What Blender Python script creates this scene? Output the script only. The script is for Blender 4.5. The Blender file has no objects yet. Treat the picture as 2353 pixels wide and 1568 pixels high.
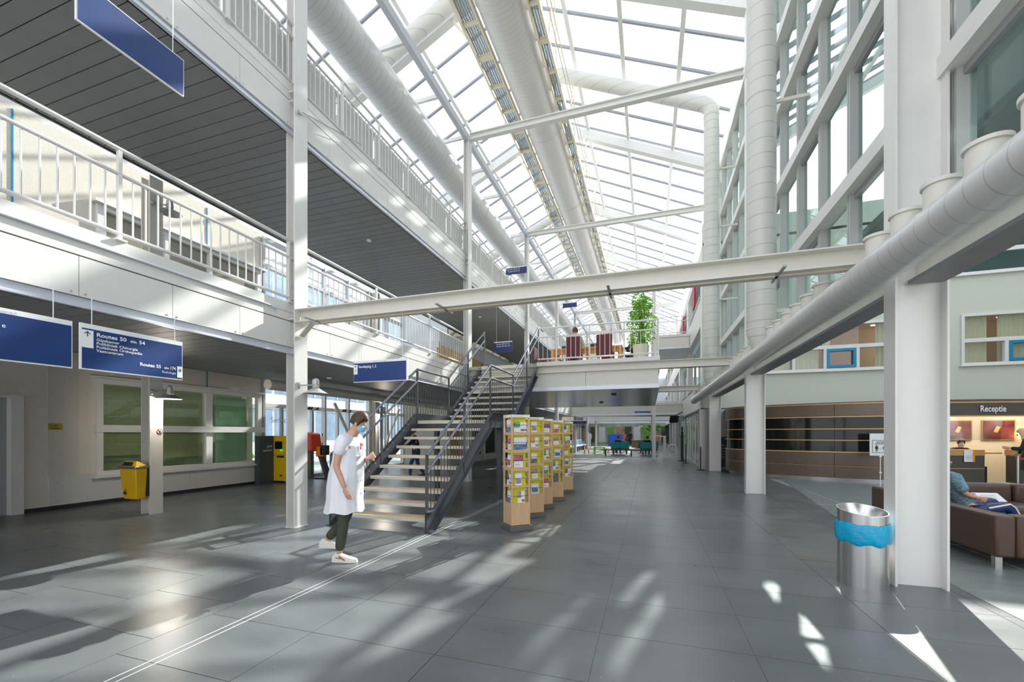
import bpy, bmesh, math, random
from mathutils import Vector, Matrix
random.seed(7)
PI = math.pi
S = bpy.context.scene
C = S.collection
# ------------------------------------------------------------------ camera, sky, sun, exposure
F_PX, CX, VH, EYE = 965.0, 1176.5, 996.0, 1.5
YAW = math.atan((1491 - CX) / F_PX)
cam = bpy.data.cameras.new('camera'); co = bpy.data.objects.new('camera', cam); C.objects.link(co)
cam.sensor_width = 36; cam.sensor_fit = 'HORIZONTAL'; cam.lens = F_PX / 2353 * 36
cam.shift_y = (VH - 784) / 2353
cam.clip_start = 0.05; cam.clip_end = 400
co.location = (0, 0, EYE); co.rotation_euler = (PI / 2, 0, YAW)
S.camera = co
S.view_settings.view_transform = 'Standard'; S.view_settings.look = 'None'
S.view_settings.gamma = 1; S.view_settings.use_curve_mapping = False
S.view_settings.exposure = 0.26
S.cycles.transparent_max_bounces = 24
S.cycles.max_bounces = 12; S.cycles.diffuse_bounces = 8
SUN = Vector((0.2995, 1.149, 0.8145)).normalized()
w = bpy.data.worlds.new('sky'); S.world = w; w.use_nodes = True
nt = w.node_tree; nt.nodes.clear()
def nd(t, ty, **k):
    n = t.nodes.new(ty)
    for a, v in k.items():
        if a in n.inputs: n.inputs[a].default_value = v
        else: setattr(n, a, v)
    return n
tc = nd(nt, 'ShaderNodeTexCoord'); sx = nd(nt, 'ShaderNodeSeparateXYZ')
nt.links.new(tc.outputs['Generated'], sx.inputs[0])
cr = nd(nt, 'ShaderNodeValToRGB'); nt.links.new(sx.outputs['Z'], cr.inputs[0])
cr.color_ramp.elements[0].position = 0.0; cr.color_ramp.elements[0].color = (0.95, 0.965, 1.0, 1)
cr.color_ramp.elements[1].position = 1.0; cr.color_ramp.elements[1].color = (0.80, 0.875, 1.0, 1)
dp = nd(nt, 'ShaderNodeVectorMath', operation='DOT_PRODUCT'); nt.links.new(tc.outputs['Generated'], dp.inputs[0])
dp.inputs[1].default_value = SUN
pw = nd(nt, 'ShaderNodeMath', operation='POWER'); pw.use_clamp = True
nt.links.new(dp.outputs['Value'], pw.inputs[0]); pw.inputs[1].default_value = 14
ml = nd(nt, 'ShaderNodeMix', data_type='RGBA'); nt.links.new(pw.outputs[0], ml.inputs['Factor'])
nt.links.new(cr.outputs[0], ml.inputs['A']); ml.inputs['B'].default_value = (1.9, 1.87, 1.78, 1)
bg = nd(nt, 'ShaderNodeBackground'); nt.links.new(ml.outputs['Result'], bg.inputs[0]); bg.inputs[1].default_value = 1.7
wo = nd(nt, 'ShaderNodeOutputWorld'); nt.links.new(bg.outputs[0], wo.inputs[0])
sl = bpy.data.lights.new('sun', 'SUN'); sl.energy = 11; sl.angle = math.radians(0.53); sl.color = (1.0, 0.965, 0.9)
so = bpy.data.objects.new('sun', sl); C.objects.link(so); so.location = (6, 20, 25)
so.rotation_euler = (-SUN).to_track_quat('-Z', 'Y').to_euler()

# ------------------------------------------------------------------ materials
def mat(name, col, rough=0.5, metal=0.0, noise=0.0, nscale=8.0, bump=0.0, bscale=60.0, emit=None, es=1.0, spec=0.5, rnd=0.0, stretch=None, coat=0.0):
    m = bpy.data.materials.new(name); m.use_nodes = True; t = m.node_tree
    b = t.nodes['Principled BSDF']
    b.inputs['Base Color'].default_value = (*col, 1); b.inputs['Roughness'].default_value = rough
    b.inputs['Metallic'].default_value = metal; b.inputs['Specular IOR Level'].default_value = spec
    b.inputs['Coat Weight'].default_value = coat
    tcn = nd(t, 'ShaderNodeTexCoord'); mp = nd(t, 'ShaderNodeMapping'); t.links.new(tcn.outputs['Object'], mp.inputs[0])
    if stretch: mp.inputs['Scale'].default_value = stretch
    n = nd(t, 'ShaderNodeTexNoise'); n.inputs['Scale'].default_value = nscale; n.inputs['Detail'].default_value = 5
    t.links.new(mp.outputs[0], n.inputs[0])
    mr = nd(t, 'ShaderNodeMapRange'); t.links.new(n.outputs[0], mr.inputs[0])
    a = max(noise, 0.015)
    mr.inputs['From Min'].default_value = 0.25; mr.inputs['From Max'].default_value = 0.75
    mr.inputs['To Min'].default_value = 1 - a; mr.inputs['To Max'].default_value = 1 + a
    last = mr.outputs[0]
    if rnd:
        oi = nd(t, 'ShaderNodeObjectInfo'); r2 = nd(t, 'ShaderNodeMapRange'); t.links.new(oi.outputs['Random'], r2.inputs[0])
        r2.inputs['To Min'].default_value = 1 - rnd; r2.inputs['To Max'].default_value = 1 + rnd
        mu = nd(t, 'ShaderNodeMath', operation='MULTIPLY'); t.links.new(last, mu.inputs[0]); t.links.new(r2.outputs[0], mu.inputs[1]); last = mu.outputs[0]
    vm = nd(t, 'ShaderNodeVectorMath', operation='SCALE'); vm.inputs[0].default_value = col; t.links.new(last, vm.inputs['Scale'])
    t.links.new(vm.outputs[0], b.inputs['Base Color'])
    if bump:
        n2 = nd(t, 'ShaderNodeTexNoise'); n2.inputs['Scale'].default_value = bscale; n2.inputs['Detail'].default_value = 4
        t.links.new(mp.outputs[0], n2.inputs[0])
        bm = nd(t, 'ShaderNodeBump'); bm.inputs['Strength'].default_value = bump; bm.inputs['Distance'].default_value = 0.02
        t.links.new(n2.outputs[0], bm.inputs['Height']); t.links.new(bm.outputs[0], b.inputs['Normal'])
    if emit:
        b.inputs['Emission Color'].default_value = (*emit, 1); b.inputs['Emission Strength'].default_value = es
    return m
def glass(name, tint, refl=1.0, rough=0.0, ior=1.5, gl=(0.9, 0.95, 0.95)):
    m = bpy.data.materials.new(name); m.use_nodes = True; t = m.node_tree; t.nodes.clear()
    o = nd(t, 'ShaderNodeOutputMaterial'); mx = nd(t, 'ShaderNodeMixShader'); tr = nd(t, 'ShaderNodeBsdfTransparent')
    tr.inputs[0].default_value = (*tint, 1); g = nd(t, 'ShaderNodeBsdfGlossy'); g.inputs['Roughness'].default_value = rough
    g.inputs['Color'].default_value = (*gl, 1)
    ge = nd(t, 'ShaderNodeNewGeometry'); dt = nd(t, 'ShaderNodeVectorMath', operation='DOT_PRODUCT')
    t.links.new(ge.outputs['Normal'], dt.inputs[0]); t.links.new(ge.outputs['Incoming'], dt.inputs[1])
    ab = nd(t, 'ShaderNodeMath', operation='ABSOLUTE'); t.links.new(dt.outputs['Value'], ab.inputs[0])
    om = nd(t, 'ShaderNodeMath', operation='SUBTRACT'); om.inputs[0].default_value = 1; t.links.new(ab.outputs[0], om.inputs[1]); om.use_clamp = True
    p5 = nd(t, 'ShaderNodeMath', operation='POWER'); t.links.new(om.outputs[0], p5.inputs[0]); p5.inputs[1].default_value = 5
    fr = nd(t, 'ShaderNodeMath', operation='MULTIPLY_ADD'); t.links.new(p5.outputs[0], fr.inputs[0]); fr.inputs[1].default_value = 0.96; fr.inputs[2].default_value = 0.04
    mu = nd(t, 'ShaderNodeMath', operation='MULTIPLY'); mu.use_clamp = True; mu.inputs[1].default_value = refl
    t.links.new(fr.outputs[0], mu.inputs[0]); t.links.new(mu.outputs[0], mx.inputs[0])
    t.links.new(tr.outputs[0], mx.inputs[1]); t.links.new(g.outputs[0], mx.inputs[2]); t.links.new(mx.outputs[0], o.inputs[0])
    return m
def duct_mat(name, col, axis, ring, rough=0.35):
    m = mat(name, col, rough, noise=0.03, nscale=3)
    t = m.node_tree; b = t.nodes['Principled BSDF']
    tcn = nd(t, 'ShaderNodeTexCoord'); sp = nd(t, 'ShaderNodeSeparateXYZ'); t.links.new(tcn.outputs['Object'], sp.inputs[0])
    mu = nd(t, 'ShaderNodeMath', operation='MULTIPLY'); t.links.new(sp.outputs[axis], mu.inputs[0]); mu.inputs[1].default_value = 1 / ring
    fr = nd(t, 'ShaderNodeMath', operation='FRACT'); t.links.new(mu.outputs[0], fr.inputs[0])
    lt = nd(t, 'ShaderNodeMath', operation='LESS_THAN'); t.links.new(fr.outputs[0], lt.inputs[0]); lt.inputs[1].default_value = 0.06
    bp = nd(t, 'ShaderNodeBump'); bp.inputs['Strength'].default_value = 0.6; bp.inputs['Distance'].default_value = 0.01; bp.invert = True
    t.links.new(lt.outputs[0], bp.inputs['Height']); t.links.new(bp.outputs[0], b.inputs['Normal'])
    mxn = nd(t, 'ShaderNodeMix', data_type='RGBA'); src = b.inputs['Base Color'].links[0].from_socket
    t.links.new(lt.outputs[0], mxn.inputs['Factor']); t.links.new(src, mxn.inputs['A']); mxn.inputs['B'].default_value = (col[0] * .74, col[1] * .74, col[2] * .74, 1)
    t.links.new(mxn.outputs['Result'], b.inputs['Base Color'])
    return m
M = {}
M['white'] = mat('white_paint', (0.72, 0.705, 0.675), 0.35, noise=0.02)
M['cream'] = mat('cream_paint', (0.69, 0.665, 0.60), 0.38, noise=0.03)
M['panel'] = mat('white_panel', (0.74, 0.725, 0.69), 0.42, noise=0.02, rnd=0.02)
M['lip'] = mat('pale_metal_lip', (0.66, 0.68, 0.74), 0.35, 0.3)
M['plank'] = mat('grey_ceiling_plank', (0.21, 0.212, 0.216), 0.5, noise=0.08, nscale=2, rnd=0.05)
M['gap'] = mat('dark_gap', (0.02, 0.02, 0.02), 0.9)
M['deckfloor'] = mat('deck_floor_lino', (0.30, 0.31, 0.31), 0.5, noise=0.05)
M['stucco'] = mat('beige_stucco', (0.72, 0.67, 0.58), 0.85, noise=0.05, nscale=25, bump=0.5, bscale=120)
M['greyboard'] = mat('grey_white_board', (0.60, 0.59, 0.56), 0.6, noise=0.05, nscale=40)
M['green_wall'] = mat('pale_green_wallpaper', (0.60, 0.63, 0.545), 0.8, noise=0.03, nscale=60, bump=0.15, bscale=200)
M['frame'] = mat('window_frame_white', (0.74, 0.73, 0.70), 0.4)
M['gframe'] = mat('grey_alu_frame', (0.42, 0.42, 0.43), 0.35, 0.4)
M['dframe'] = mat('dark_frame', (0.06, 0.065, 0.07), 0.4)
M['blue'] = mat('sign_blue', (0.008, 0.04, 0.17), 0.42, noise=0.12, nscale=4)
M['navy'] = mat('navy', (0.012, 0.03, 0.12), 0.4)
M['signwhite'] = mat('sign_white', (0.85, 0.85, 0.86), 0.4)
M['ink'] = mat('ink', (0.02, 0.02, 0.025), 0.6)
M['stair'] = mat('stair_steel_paint', (0.062, 0.068, 0.08), 0.32, 0.15, noise=0.04)
M['rail'] = mat('stair_handrail', (0.15, 0.17, 0.21), 0.22, 0.35)
M['tread'] = mat('tread_wood', (0.56, 0.42, 0.29), 0.6, noise=0.1, nscale=10, stretch=(1, 6, 6))
M['nosing'] = mat('tread_nosing', (0.62, 0.59, 0.50), 0.5, noise=0.04)
M['yellow'] = mat('yellow_strip', (0.80, 0.66, 0.03), 0.5)
M['ybin'] = mat('yellow_plastic', (0.80, 0.47, 0.008), 0.35, noise=0.04, nscale=5)
M['chrome'] = mat('chrome_trim', (0.45, 0.45, 0.47), 0.2, 0.9)
M['steel'] = mat('brushed_steel', (0.62, 0.61, 0.60), 0.24, 0.95, noise=0.12, nscale=14, stretch=(6, 6, 0.05))
M['bag'] = mat('blue_bin_bag', (0.0, 0.36, 0.60), 0.28, noise=0.12, nscale=9, bump=0.5, bscale=22)
M['beech'] = mat('beech_veneer', (0.62, 0.405, 0.235), 0.42, noise=0.10, nscale=6, stretch=(9, 9, 0.6))
M['acid'] = mat('acid_yellow', (0.66, 0.62, 0.0), 0.5)
M['plinth'] = mat('grey_plinth', (0.15, 0.14, 0.12), 0.4, 0.3)
M['brown'] = mat('brown_metal_panel', (0.135, 0.098, 0.072), 0.36, 0.35, noise=0.05)
M['brownd'] = mat('dark_brown_panel', (0.085, 0.072, 0.062), 0.45, noise=0.05)
M['copper'] = mat('light_wood_strip', (0.60, 0.33, 0.14), 0.35, 0.2)
M['leather'] = mat('brown_leather', (0.075, 0.038, 0.024), 0.32, noise=0.10, nscale=30, bump=0.2, bscale=180)
M['orange'] = mat('orange_wall', (0.72, 0.40, 0.06), 0.45, noise=0.12, nscale=1.3)
M['curtain'] = mat('beige_curtain', (0.62, 0.55, 0.34), 0.8, noise=0.12, nscale=14, stretch=(9, 1, 0.6))
M['roomwarm'] = mat('warm_room_wall', (0.38, 0.22, 0.11), 0.7, noise=0.1, nscale=1.5)
M['teal'] = mat('window_blue_frame', (0.0, 0.22, 0.42), 0.4)
M['red'] = mat('red_blind', (0.55, 0.02, 0.05), 0.5)
M['maroon'] = mat('maroon_fabric', (0.115, 0.022, 0.032), 0.8, noise=0.12, nscale=30)
M['desk'] = mat('orange_wood', (0.52, 0.22, 0.05), 0.4, noise=0.12, nscale=8, stretch=(1, 6, 6))
M['leaf'] = mat('leaf_green', (0.27, 0.52, 0.06), 0.45, noise=0.35, nscale=3)
M['leafd'] = mat('leaf_dark', (0.13, 0.32, 0.035), 0.5, noise=0.3, nscale=3)
M['bark'] = mat('bark', (0.22, 0.14, 0.08), 0.8, noise=0.2, nscale=20)
M['tealchair'] = mat('teal_fabric', (0.0, 0.24, 0.24), 0.6, noise=0.08)
M['bluecush'] = mat('blue_fabric', (0.03, 0.25, 0.62), 0.6, noise=0.08)
M['lightcush'] = mat('light_fabric', (0.55, 0.62, 0.70), 0.6, noise=0.08)
M['black'] = mat('black', (0.018, 0.018, 0.02), 0.5, noise=0.1)
M['lime'] = mat('lime_plastic', (0.28, 0.68, 0.02), 0.4)
M['orangep'] = mat('orange_plastic', (0.85, 0.30, 0.01), 0.4)
M['redp'] = mat('red_plastic', (0.70, 0.05, 0.02), 0.4)
M['skin'] = mat('skin', (0.62, 0.34, 0.24), 0.5, noise=0.06, nscale=12)
M['coat'] = mat('white_coat_cloth', (0.80, 0.80, 0.83), 0.75, noise=0.05, nscale=5, bump=0.4, bscale=12)
M['hairb'] = mat('brown_hair', (0.075, 0.040, 0.022), 0.6, noise=0.25, nscale=40)
M['hairg'] = mat('blonde_hair', (0.62, 0.46, 0.22), 0.5, noise=0.25, nscale=30, stretch=(8, 8, 1))
M['khaki'] = mat('dark_green_trousers', (0.055, 0.065, 0.038), 0.8, noise=0.12, nscale=14)
M['jeans'] = mat('blue_jeans', (0.03, 0.06, 0.14), 0.8, noise=0.12, nscale=14)
M['darkcloth'] = mat('dark_cloth', (0.018, 0.020, 0.025), 0.8, noise=0.1)
M['mask'] = mat('blue_mask', (0.25, 0.55, 0.72), 0.7)
M['shoe'] = mat('cream_shoe', (0.74, 0.70, 0.62), 0.6, noise=0.04)
M['print'] = mat('patterned_shirt', (0.16, 0.27, 0.32), 0.8, noise=0.9, nscale=30, stretch=(1, 1, 3))
M['green_glass'] = glass('green_window_glass', (0.90, 0.95, 0.88), 1.8)
M['roof_glass'] = glass('roof_glass', (0.93, 0.955, 0.965), 0.9)
M['wall_glass'] = glass('curtain_wall_glass', (0.80, 0.87, 0.86), 0.9, gl=(0.93, 0.98, 0.96))
M['clear'] = glass('clear_glass', (0.93, 0.96, 0.98), 1.0)
M['black_glass'] = mat('black_display_glass', (0.006, 0.010, 0.010), 0.10, noise=0.1, nscale=3, spec=0.35)
M['blind'] = mat('olive_blind', (0.60, 0.60, 0.42), 0.6, noise=0.05)
M['screen'] = mat('green_screen', (0.0, 0.3, 0.05), 0.4, emit=(0.0, 0.9, 0.15), es=1.0)
M['lampglow'] = mat('lamp_glow', (0.9, 0.7, 0.4), 0.4, emit=(1.0, 0.62, 0.28), es=6.0)
M['lamp'] = mat('lamp_metal', (0.50, 0.50, 0.50), 0.35, 0.5)
M['ground'] = mat('outdoor_paving', (0.33, 0.34, 0.31), 0.9, noise=0.2, nscale=1)
M['bluepane'] = mat('far_blue_pane', (0.27, 0.37, 0.50), 0.15, noise=0.25, nscale=1.1, spec=0.8)
M['bwall'] = mat('far_white_wall', (0.72, 0.75, 0.78), 0.7, noise=0.05)
M['brass'] = mat('brass', (0.46, 0.33, 0.07), 0.4, 0.7, noise=0.1)
M['ductw'] = duct_mat('duct_white_fine', (0.62, 0.61, 0.595), 'Y', 0.17)
M['ductc'] = duct_mat('duct_white_big', (0.62, 0.59, 0.56), 'Y', 0.15)
M['ductv'] = duct_mat('duct_white_vertical', (0.64, 0.63, 0.59), 'Z', 0.27)
M['duct'] = duct_mat('duct_grey_white', (0.56, 0.555, 0.54), 'Y', 0.165, 0.3)
M['catwalk'] = mat('catwalk_cream', (0.74, 0.67, 0.50), 0.4)
M['lobby'] = mat('lobby_linoleum', (0.175, 0.205, 0.195), 0.42, noise=0.18, nscale=3, stretch=(1, 3, 1))
# slate floor
def slate(name):
    m = mat(name, (0.118, 0.130, 0.132), 0.3, rnd=0.05)
    t = m.node_tree; b = t.nodes['Principled BSDF']
    g = nd(t, 'ShaderNodeNewGeometry')
    n = nd(t, 'ShaderNodeTexNoise'); n.inputs['Scale'].default_value = 1.4; n.inputs['Detail'].default_value = 8
    mp = nd(t, 'ShaderNodeMapping'); mp.inputs['Scale'].default_value = (1.0, 1.7, 1)
    t.links.new(g.outputs['Position'], mp.inputs[0]); t.links.new(mp.outputs[0], n.inputs[0])
    mr = nd(t, 'ShaderNodeMapRange'); mr.inputs['From Min'].default_value = 0.3; mr.inputs['From Max'].default_value = 0.7
    mr.inputs['To Min'].default_value = 0.86; mr.inputs['To Max'].default_value = 1.18; t.links.new(n.outputs[0], mr.inputs[0])
    v = nd(t, 'ShaderNodeTexNoise'); v.inputs['Scale'].default_value = 38; v.inputs['Detail'].default_value = 2
    t.links.new(g.outputs['Position'], v.inputs[0])
    gt = nd(t, 'ShaderNodeMapRange'); gt.inputs['From Min'].default_value = 0.73; gt.inputs['From Max'].default_value = 0.77
    gt.inputs['To Min'].default_value = 0.0; gt.inputs['To Max'].default_value = 0.22; t.links.new(v.outputs[0], gt.inputs[0])
    sc = b.inputs['Base Color'].links[0].from_socket
    v2 = nd(t, 'ShaderNodeVectorMath', operation='SCALE'); t.links.new(sc, v2.inputs[0]); t.links.new(mr.outputs[0], v2.inputs['Scale'])
    ad = nd(t, 'ShaderNodeVectorMath', operation='ADD'); t.links.new(v2.outputs[0], ad.inputs[0])
    cb = nd(t, 'ShaderNodeCombineXYZ')
    for i in range(3): t.links.new(gt.outputs[0], cb.inputs[i])
    t.links.new(cb.outputs[0], ad.inputs[1]); t.links.new(ad.outputs[0], b.inputs['Base Color'])
    r = nd(t, 'ShaderNodeMapRange'); t.links.new(n.outputs[0], r.inputs[0]); r.inputs['To Min'].default_value = 0.2; r.inputs['To Max'].default_value = 0.42
    t.links.new(r.outputs[0], b.inputs['Roughness'])
    bp = nd(t, 'ShaderNodeBump'); bp.inputs['Strength'].default_value = 0.12; bp.inputs['Distance'].default_value = 0.01
    t.links.new(n.outputs[0], bp.inputs['Height']); t.links.new(bp.outputs[0], b.inputs['Normal'])
    return m
M['slate'] = slate('slate_tile')
def grating_mat():
    m = bpy.data.materials.new('perforated_grating'); m.use_nodes = True; t = m.node_tree
    b = t.nodes['Principled BSDF']; b.inputs['Base Color'].default_value = (0.30, 0.34, 0.38, 1); b.inputs['Metallic'].default_value = 0.6
    b.inputs['Roughness'].default_value = 0.4
    tcn = nd(t, 'ShaderNodeTexCoord'); sp = nd(t, 'ShaderNodeSeparateXYZ'); t.links.new(tcn.outputs['Object'], sp.inputs[0])
    out = None
    for ax, f in (('X', 14.0), ('Y', 24.0)):
        mu = nd(t, 'ShaderNodeMath', operation='MULTIPLY'); t.links.new(sp.outputs[ax], mu.inputs[0]); mu.inputs[1].default_value = f
        fr = nd(t, 'ShaderNodeMath', operation='FRACT'); t.links.new(mu.outputs[0], fr.inputs[0])
        lt = nd(t, 'ShaderNodeMath', operation='GREATER_THAN'); t.links.new(fr.outputs[0], lt.inputs[0]); lt.inputs[1].default_value = 0.40
        if out is None: out = lt.outputs[0]
        else:
            k = nd(t, 'ShaderNodeMath', operation='MULTIPLY'); t.links.new(out, k.inputs[0]); t.links.new(lt.outputs[0], k.inputs[1]); out = k.outputs[0]
    sb = nd(t, 'ShaderNodeMath', operation='SUBTRACT'); sb.inputs[0].default_value = 1; t.links.new(out, sb.inputs[1])
    t.links.new(sb.outputs[0], b.inputs['Alpha'])
    return m
M['grating'] = grating_mat()

# ------------------------------------------------------------------ builders
def root_loc(p):
    v = Vector((0, 0, 0))
    while p is not None: v = v + p.location; p = p.parent
    return v
class MB:
    def __init__(s): s.v = []; s.f = []
    def quadbox(s, c8):
        b = len(s.v); s.v += [tuple(p) for p in c8]
        for q in ((0, 3, 2, 1), (4, 5, 6, 7), (0, 1, 5, 4), (1, 2, 6, 5), (2, 3, 7, 6), (3, 0, 4, 7)): s.f.append([b + i for i in q])
        return s
    def box(s, x0, x1, y0, y1, z0, z1):
        return s.quadbox([(x0, y0, z0), (x1, y0, z0), (x1, y1, z0), (x0, y1, z0), (x0, y0, z1), (x1, y0, z1), (x1, y1, z1), (x0, y1, z1)])
    def cbox(s, c, d, rz=0.0, rx=0.0, ry=0.0):
        R = Matrix.Rotation(rz, 3, 'Z') @ Matrix.Rotation(ry, 3, 'Y') @ Matrix.Rotation(rx, 3, 'X'); c = Vector(c); h = [k / 2 for k in d]
        return s.quadbox([c + R @ Vector((a * h[0], b * h[1], e * h[2])) for e in (-1, 1) for a, b in ((-1, -1), (1, -1), (1, 1), (-1, 1))])
    def bar(s, p, q, wd, ht, up=(0, 0, 1)):
        p = Vector(p); q = Vector(q); d = (q - p).normalized(); u = Vector(up); r = d.cross(u)
        if r.length < 1e-4: r = d.cross(Vector((0, 1, 0)))
        r.normalize(); u = r.cross(d); r = r * wd / 2; u = u * ht / 2
        return s.quadbox([p - r - u, p + r - u, q + r - u, q - r - u, p - r + u, p + r + u, q + r + u, q - r + u])
    def tube(s, p, q, r, n=10, r2=None, cap=True):
        p = Vector(p); q = Vector(q); d = (q - p).normalized(); a = d.orthogonal().normalized(); b = d.cross(a); r2 = r if r2 is None else r2
        k = len(s.v)
        for c, rr in ((p, r), (q, r2)):
            for i in range(n):
                t = 2 * PI * i / n; s.v.append(tuple(c + (a * math.cos(t) + b * math.sin(t)) * rr))
        for i in range(n): j = (i + 1) % n; s.f.append([k + i, k + j, k + n + j, k + n + i])
        if cap: s.f.append([k + i for i in reversed(range(n))]); s.f.append([k + n + i for i in range(n)])
        return s
    def path(s, pts, r, n=12, cap=True):
        pts = [Vector(p) for p in pts]; k = len(s.v); m = len(pts); a = None
        for i, p in enumerate(pts):
            d = ((pts[min(i + 1, m - 1)] - pts[max(i - 1, 0)])).normalized()
            a = d.orthogonal().normalized() if a is None else (a - d * a.dot(d)).normalized()
            b = d.cross(a); rr = r[i] if isinstance(r, (list, tuple)) else r
            for j in range(n):
                t = 2 * PI * j / n; s.v.append(tuple(p + (a * math.cos(t) + b * math.sin(t)) * rr))
        for i in range(m - 1):
            for j in range(n):
                jj = (j + 1) % n; s.f.append([k + i * n + j, k + i * n + jj, k + (i + 1) * n + jj, k + (i + 1) * n + j])
        if cap: s.f.append([k + i for i in reversed(range(n))]); s.f.append([k + (m - 1) * n + i for i in range(n)])
        return s
    def rings(s, rs, cap=True):
        k = len(s.v); n = len(rs[0])
        for r in rs: s.v += [tuple(p) for p in r]
        for i in range(len(rs) - 1):
            for j in range(n):
                jj = (j + 1) % n; s.f.append([k + i * n + j, k + i * n + jj, k + (i + 1) * n + jj, k + (i + 1) * n + j])
        if cap: s.f.append([k + i for i in reversed(range(n))]); s.f.append([k + (len(rs) - 1) * n + i for i in range(n)])
        return s
    def lathe(s, prof, c, n=24, sx=1.0, sy=1.0, cap=True):
        return s.rings([[(c[0] + r * sx * math.cos(2 * PI * i / n), c[1] + r * sy * math.sin(2 * PI * i / n), c[2] + z) for i in range(n)] for r, z in prof], cap)
    def prism(s, poly, z0, z1):
        k = len(s.v); n = len(poly)
        s.v += [(x, y, z0) for x, y in poly] + [(x, y, z1) for x, y in poly]
        for i in range(n): j = (i + 1) % n; s.f.append([k + i, k + j, k + n + j, k + n + i])
        s.f.append([k + i for i in reversed(range(n))]); s.f.append([k + n + i for i in range(n)])
        return s
    def ellips(s, c, r, n=12, m=8, R=None):
        rs = []
        for i in range(m + 1):
            ph = -PI / 2 + PI * i / m; cc = max(math.cos(ph), 0.02)
            rs.append([Vector((r[0] * cc * math.cos(2 * PI * j / n), r[1] * cc * math.sin(2 * PI * j / n), r[2] * math.sin(ph))) for j in range(n)])
        R = R or Matrix.Identity(3); c = Vector(c)
        return s.rings([[c + R @ p for p in q] for q in rs])
    def ibeam(s, p, q, wd, ht, tf=0.015, tw=0.01, up=(0, 0, 1)):
        p = Vector(p); q = Vector(q); d = (q - p).normalized(); u = Vector(up); r = d.cross(u).normalized(); u = r.cross(d)
        s.bar(p + u * (ht / 2 - tf / 2), q + u * (ht / 2 - tf / 2), wd, tf, up); s.bar(p - u * (ht / 2 - tf / 2), q - u * (ht / 2 - tf / 2), wd, tf, up)
        return s.bar(p, q, tw, ht - 2 * tf, up)
    def mesh(s, name, m, off=(0, 0, 0), smooth=True):
        me = bpy.data.meshes.new(name); o = Vector(off)
        me.from_pydata([tuple(Vector(p) - o) for p in s.v], [], s.f); me.update()
        if smooth:
            me.polygons.foreach_set('use_smooth', [True] * len(me.polygons))
            me.set_sharp_from_angle(angle=math.radians(32))
        if m: me.materials.append(m)
        return me
    def build(s, name, m, parent=None, smooth=True, kind=None, label=None):
        if parent is None:
            xs = [p[0] for p in s.v]; ys = [p[1] for p in s.v]; zs = [p[2] for p in s.v]
            loc = Vector(((min(xs) + max(xs)) / 2, (min(ys) + max(ys)) / 2, min(zs))); off = loc
        else: loc = Vector((0, 0, 0)); off = root_loc(parent)
        o = bpy.data.objects.new(name, s.mesh(name, m, off, smooth)); C.objects.link(o); o.location = loc
        if parent: o.parent = parent
        if kind: o['kind'] = kind
        if label: o['label'] = label
        return o
def tag(o, label, cat, group=None):
    o['label'] = label; o['category'] = cat
    if group: o['group'] = group
    return o
def thing(name, label, cat, loc=(0, 0, 0), group=None, rz=0.0):
    o = bpy.data.objects.new(name, None); C.objects.link(o); o.location = loc; o.rotation_euler = (0, 0, rz); o.empty_display_size = 0.2
    return tag(o, label, cat, group)
def struct(name, loc=(0, 0, 0)):
    o = bpy.data.objects.new(name, None); C.objects.link(o); o.location = loc; o['kind'] = 'structure'; return o
def inst(name, me, loc, parent, rz=0.0, scale=None):
    o = bpy.data.objects.new(name, me); C.objects.link(o); o.parent = parent
    o.location = Vector(loc) - (root_loc(parent) if parent else Vector((0, 0, 0))); o.rotation_euler = (0, 0, rz)
    if scale: o.scale = scale
    return o
def copy_tree(o, parent=None):
    c = o.copy(); C.objects.link(c); c.parent = parent
    for ch in list(o.children): copy_tree(ch, c)
    return c
def text(body, org, right, up, size, m, parent, name='lettering', align='LEFT', bold=0.0, ext=0.001, sx=1.0):
    cu = bpy.data.curves.new('t', 'FONT'); cu.body = body; cu.size = size; cu.align_x = align; cu.offset = bold; cu.resolution_u = 3
    to = bpy.data.objects.new('t', cu); C.objects.link(to)
    dg = bpy.context.evaluated_depsgraph_get()
    me = bpy.data.meshes.new_from_object(to.evaluated_get(dg)); bpy.data.objects.remove(to)
    r = Vector(right).normalized(); u = Vector(up).normalized(); n = r.cross(u); o = Vector(org) - root_loc(parent)
    for v in me.vertices: v.co = o + r * v.co.x * sx + u * v.co.y + n * ext
    me.name = name; me.materials.clear(); me.materials.append(m)
    ob = bpy.data.objects.new(name, me); C.objects.link(ob); ob.parent = parent
    return ob
BAY = 6.7
YK = [5.25 + BAY * k for k in range(-1, 8)]      # -1.45, 5.25, 11.95, 18.65, 25.35, 32.05, ...
ORD = ['first', 'second', 'third', 'fourth', 'fifth', 'sixth', 'seventh', 'eighth', 'ninth', 'tenth']
RF = 0.466
XR, ZR = -4.2, 15.66
def roofz(x): return ZR - RF * abs(x - XR)
exec_parts = []
# ================================================================== FLOOR
fl_ = MB().box(-13, 17, -4, 64, -0.25, -0.006).build('floor', mat('floor_joint', (0.27, 0.27, 0.26), 0.7)); fl_['kind'] = 'structure'
TW, TL = 1.03, 0.66
cols = [-2.41 + TW * k for k in range(-9, 6)]
tiles = []
for i, x in enumerate(cols):
    off = (0.0 if i > 7 else 0.22 * ((i * 7) % 3))
    y = -3.4 + off
    while y < 60: tiles.append((x, y)); y += TL
def seen(t):
    x, y = t[0] + TW / 2, t[1] + TL / 2; D = -x * math.sin(YAW) + y * math.cos(YAW)
    if D < 1.5: return 99
    u = (x * math.cos(YAW) + y * math.sin(YAW)) / D
    return D if -1.35 < u < 1.3 and x < 3.2 else 90 + D
tiles.sort(key=seen)
tm = MB().box(0.0025, TW - 0.0025, 0.0025, TL - 0.0025, -0.03, 0).mesh('tile', M['slate'], smooth=False)
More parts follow.
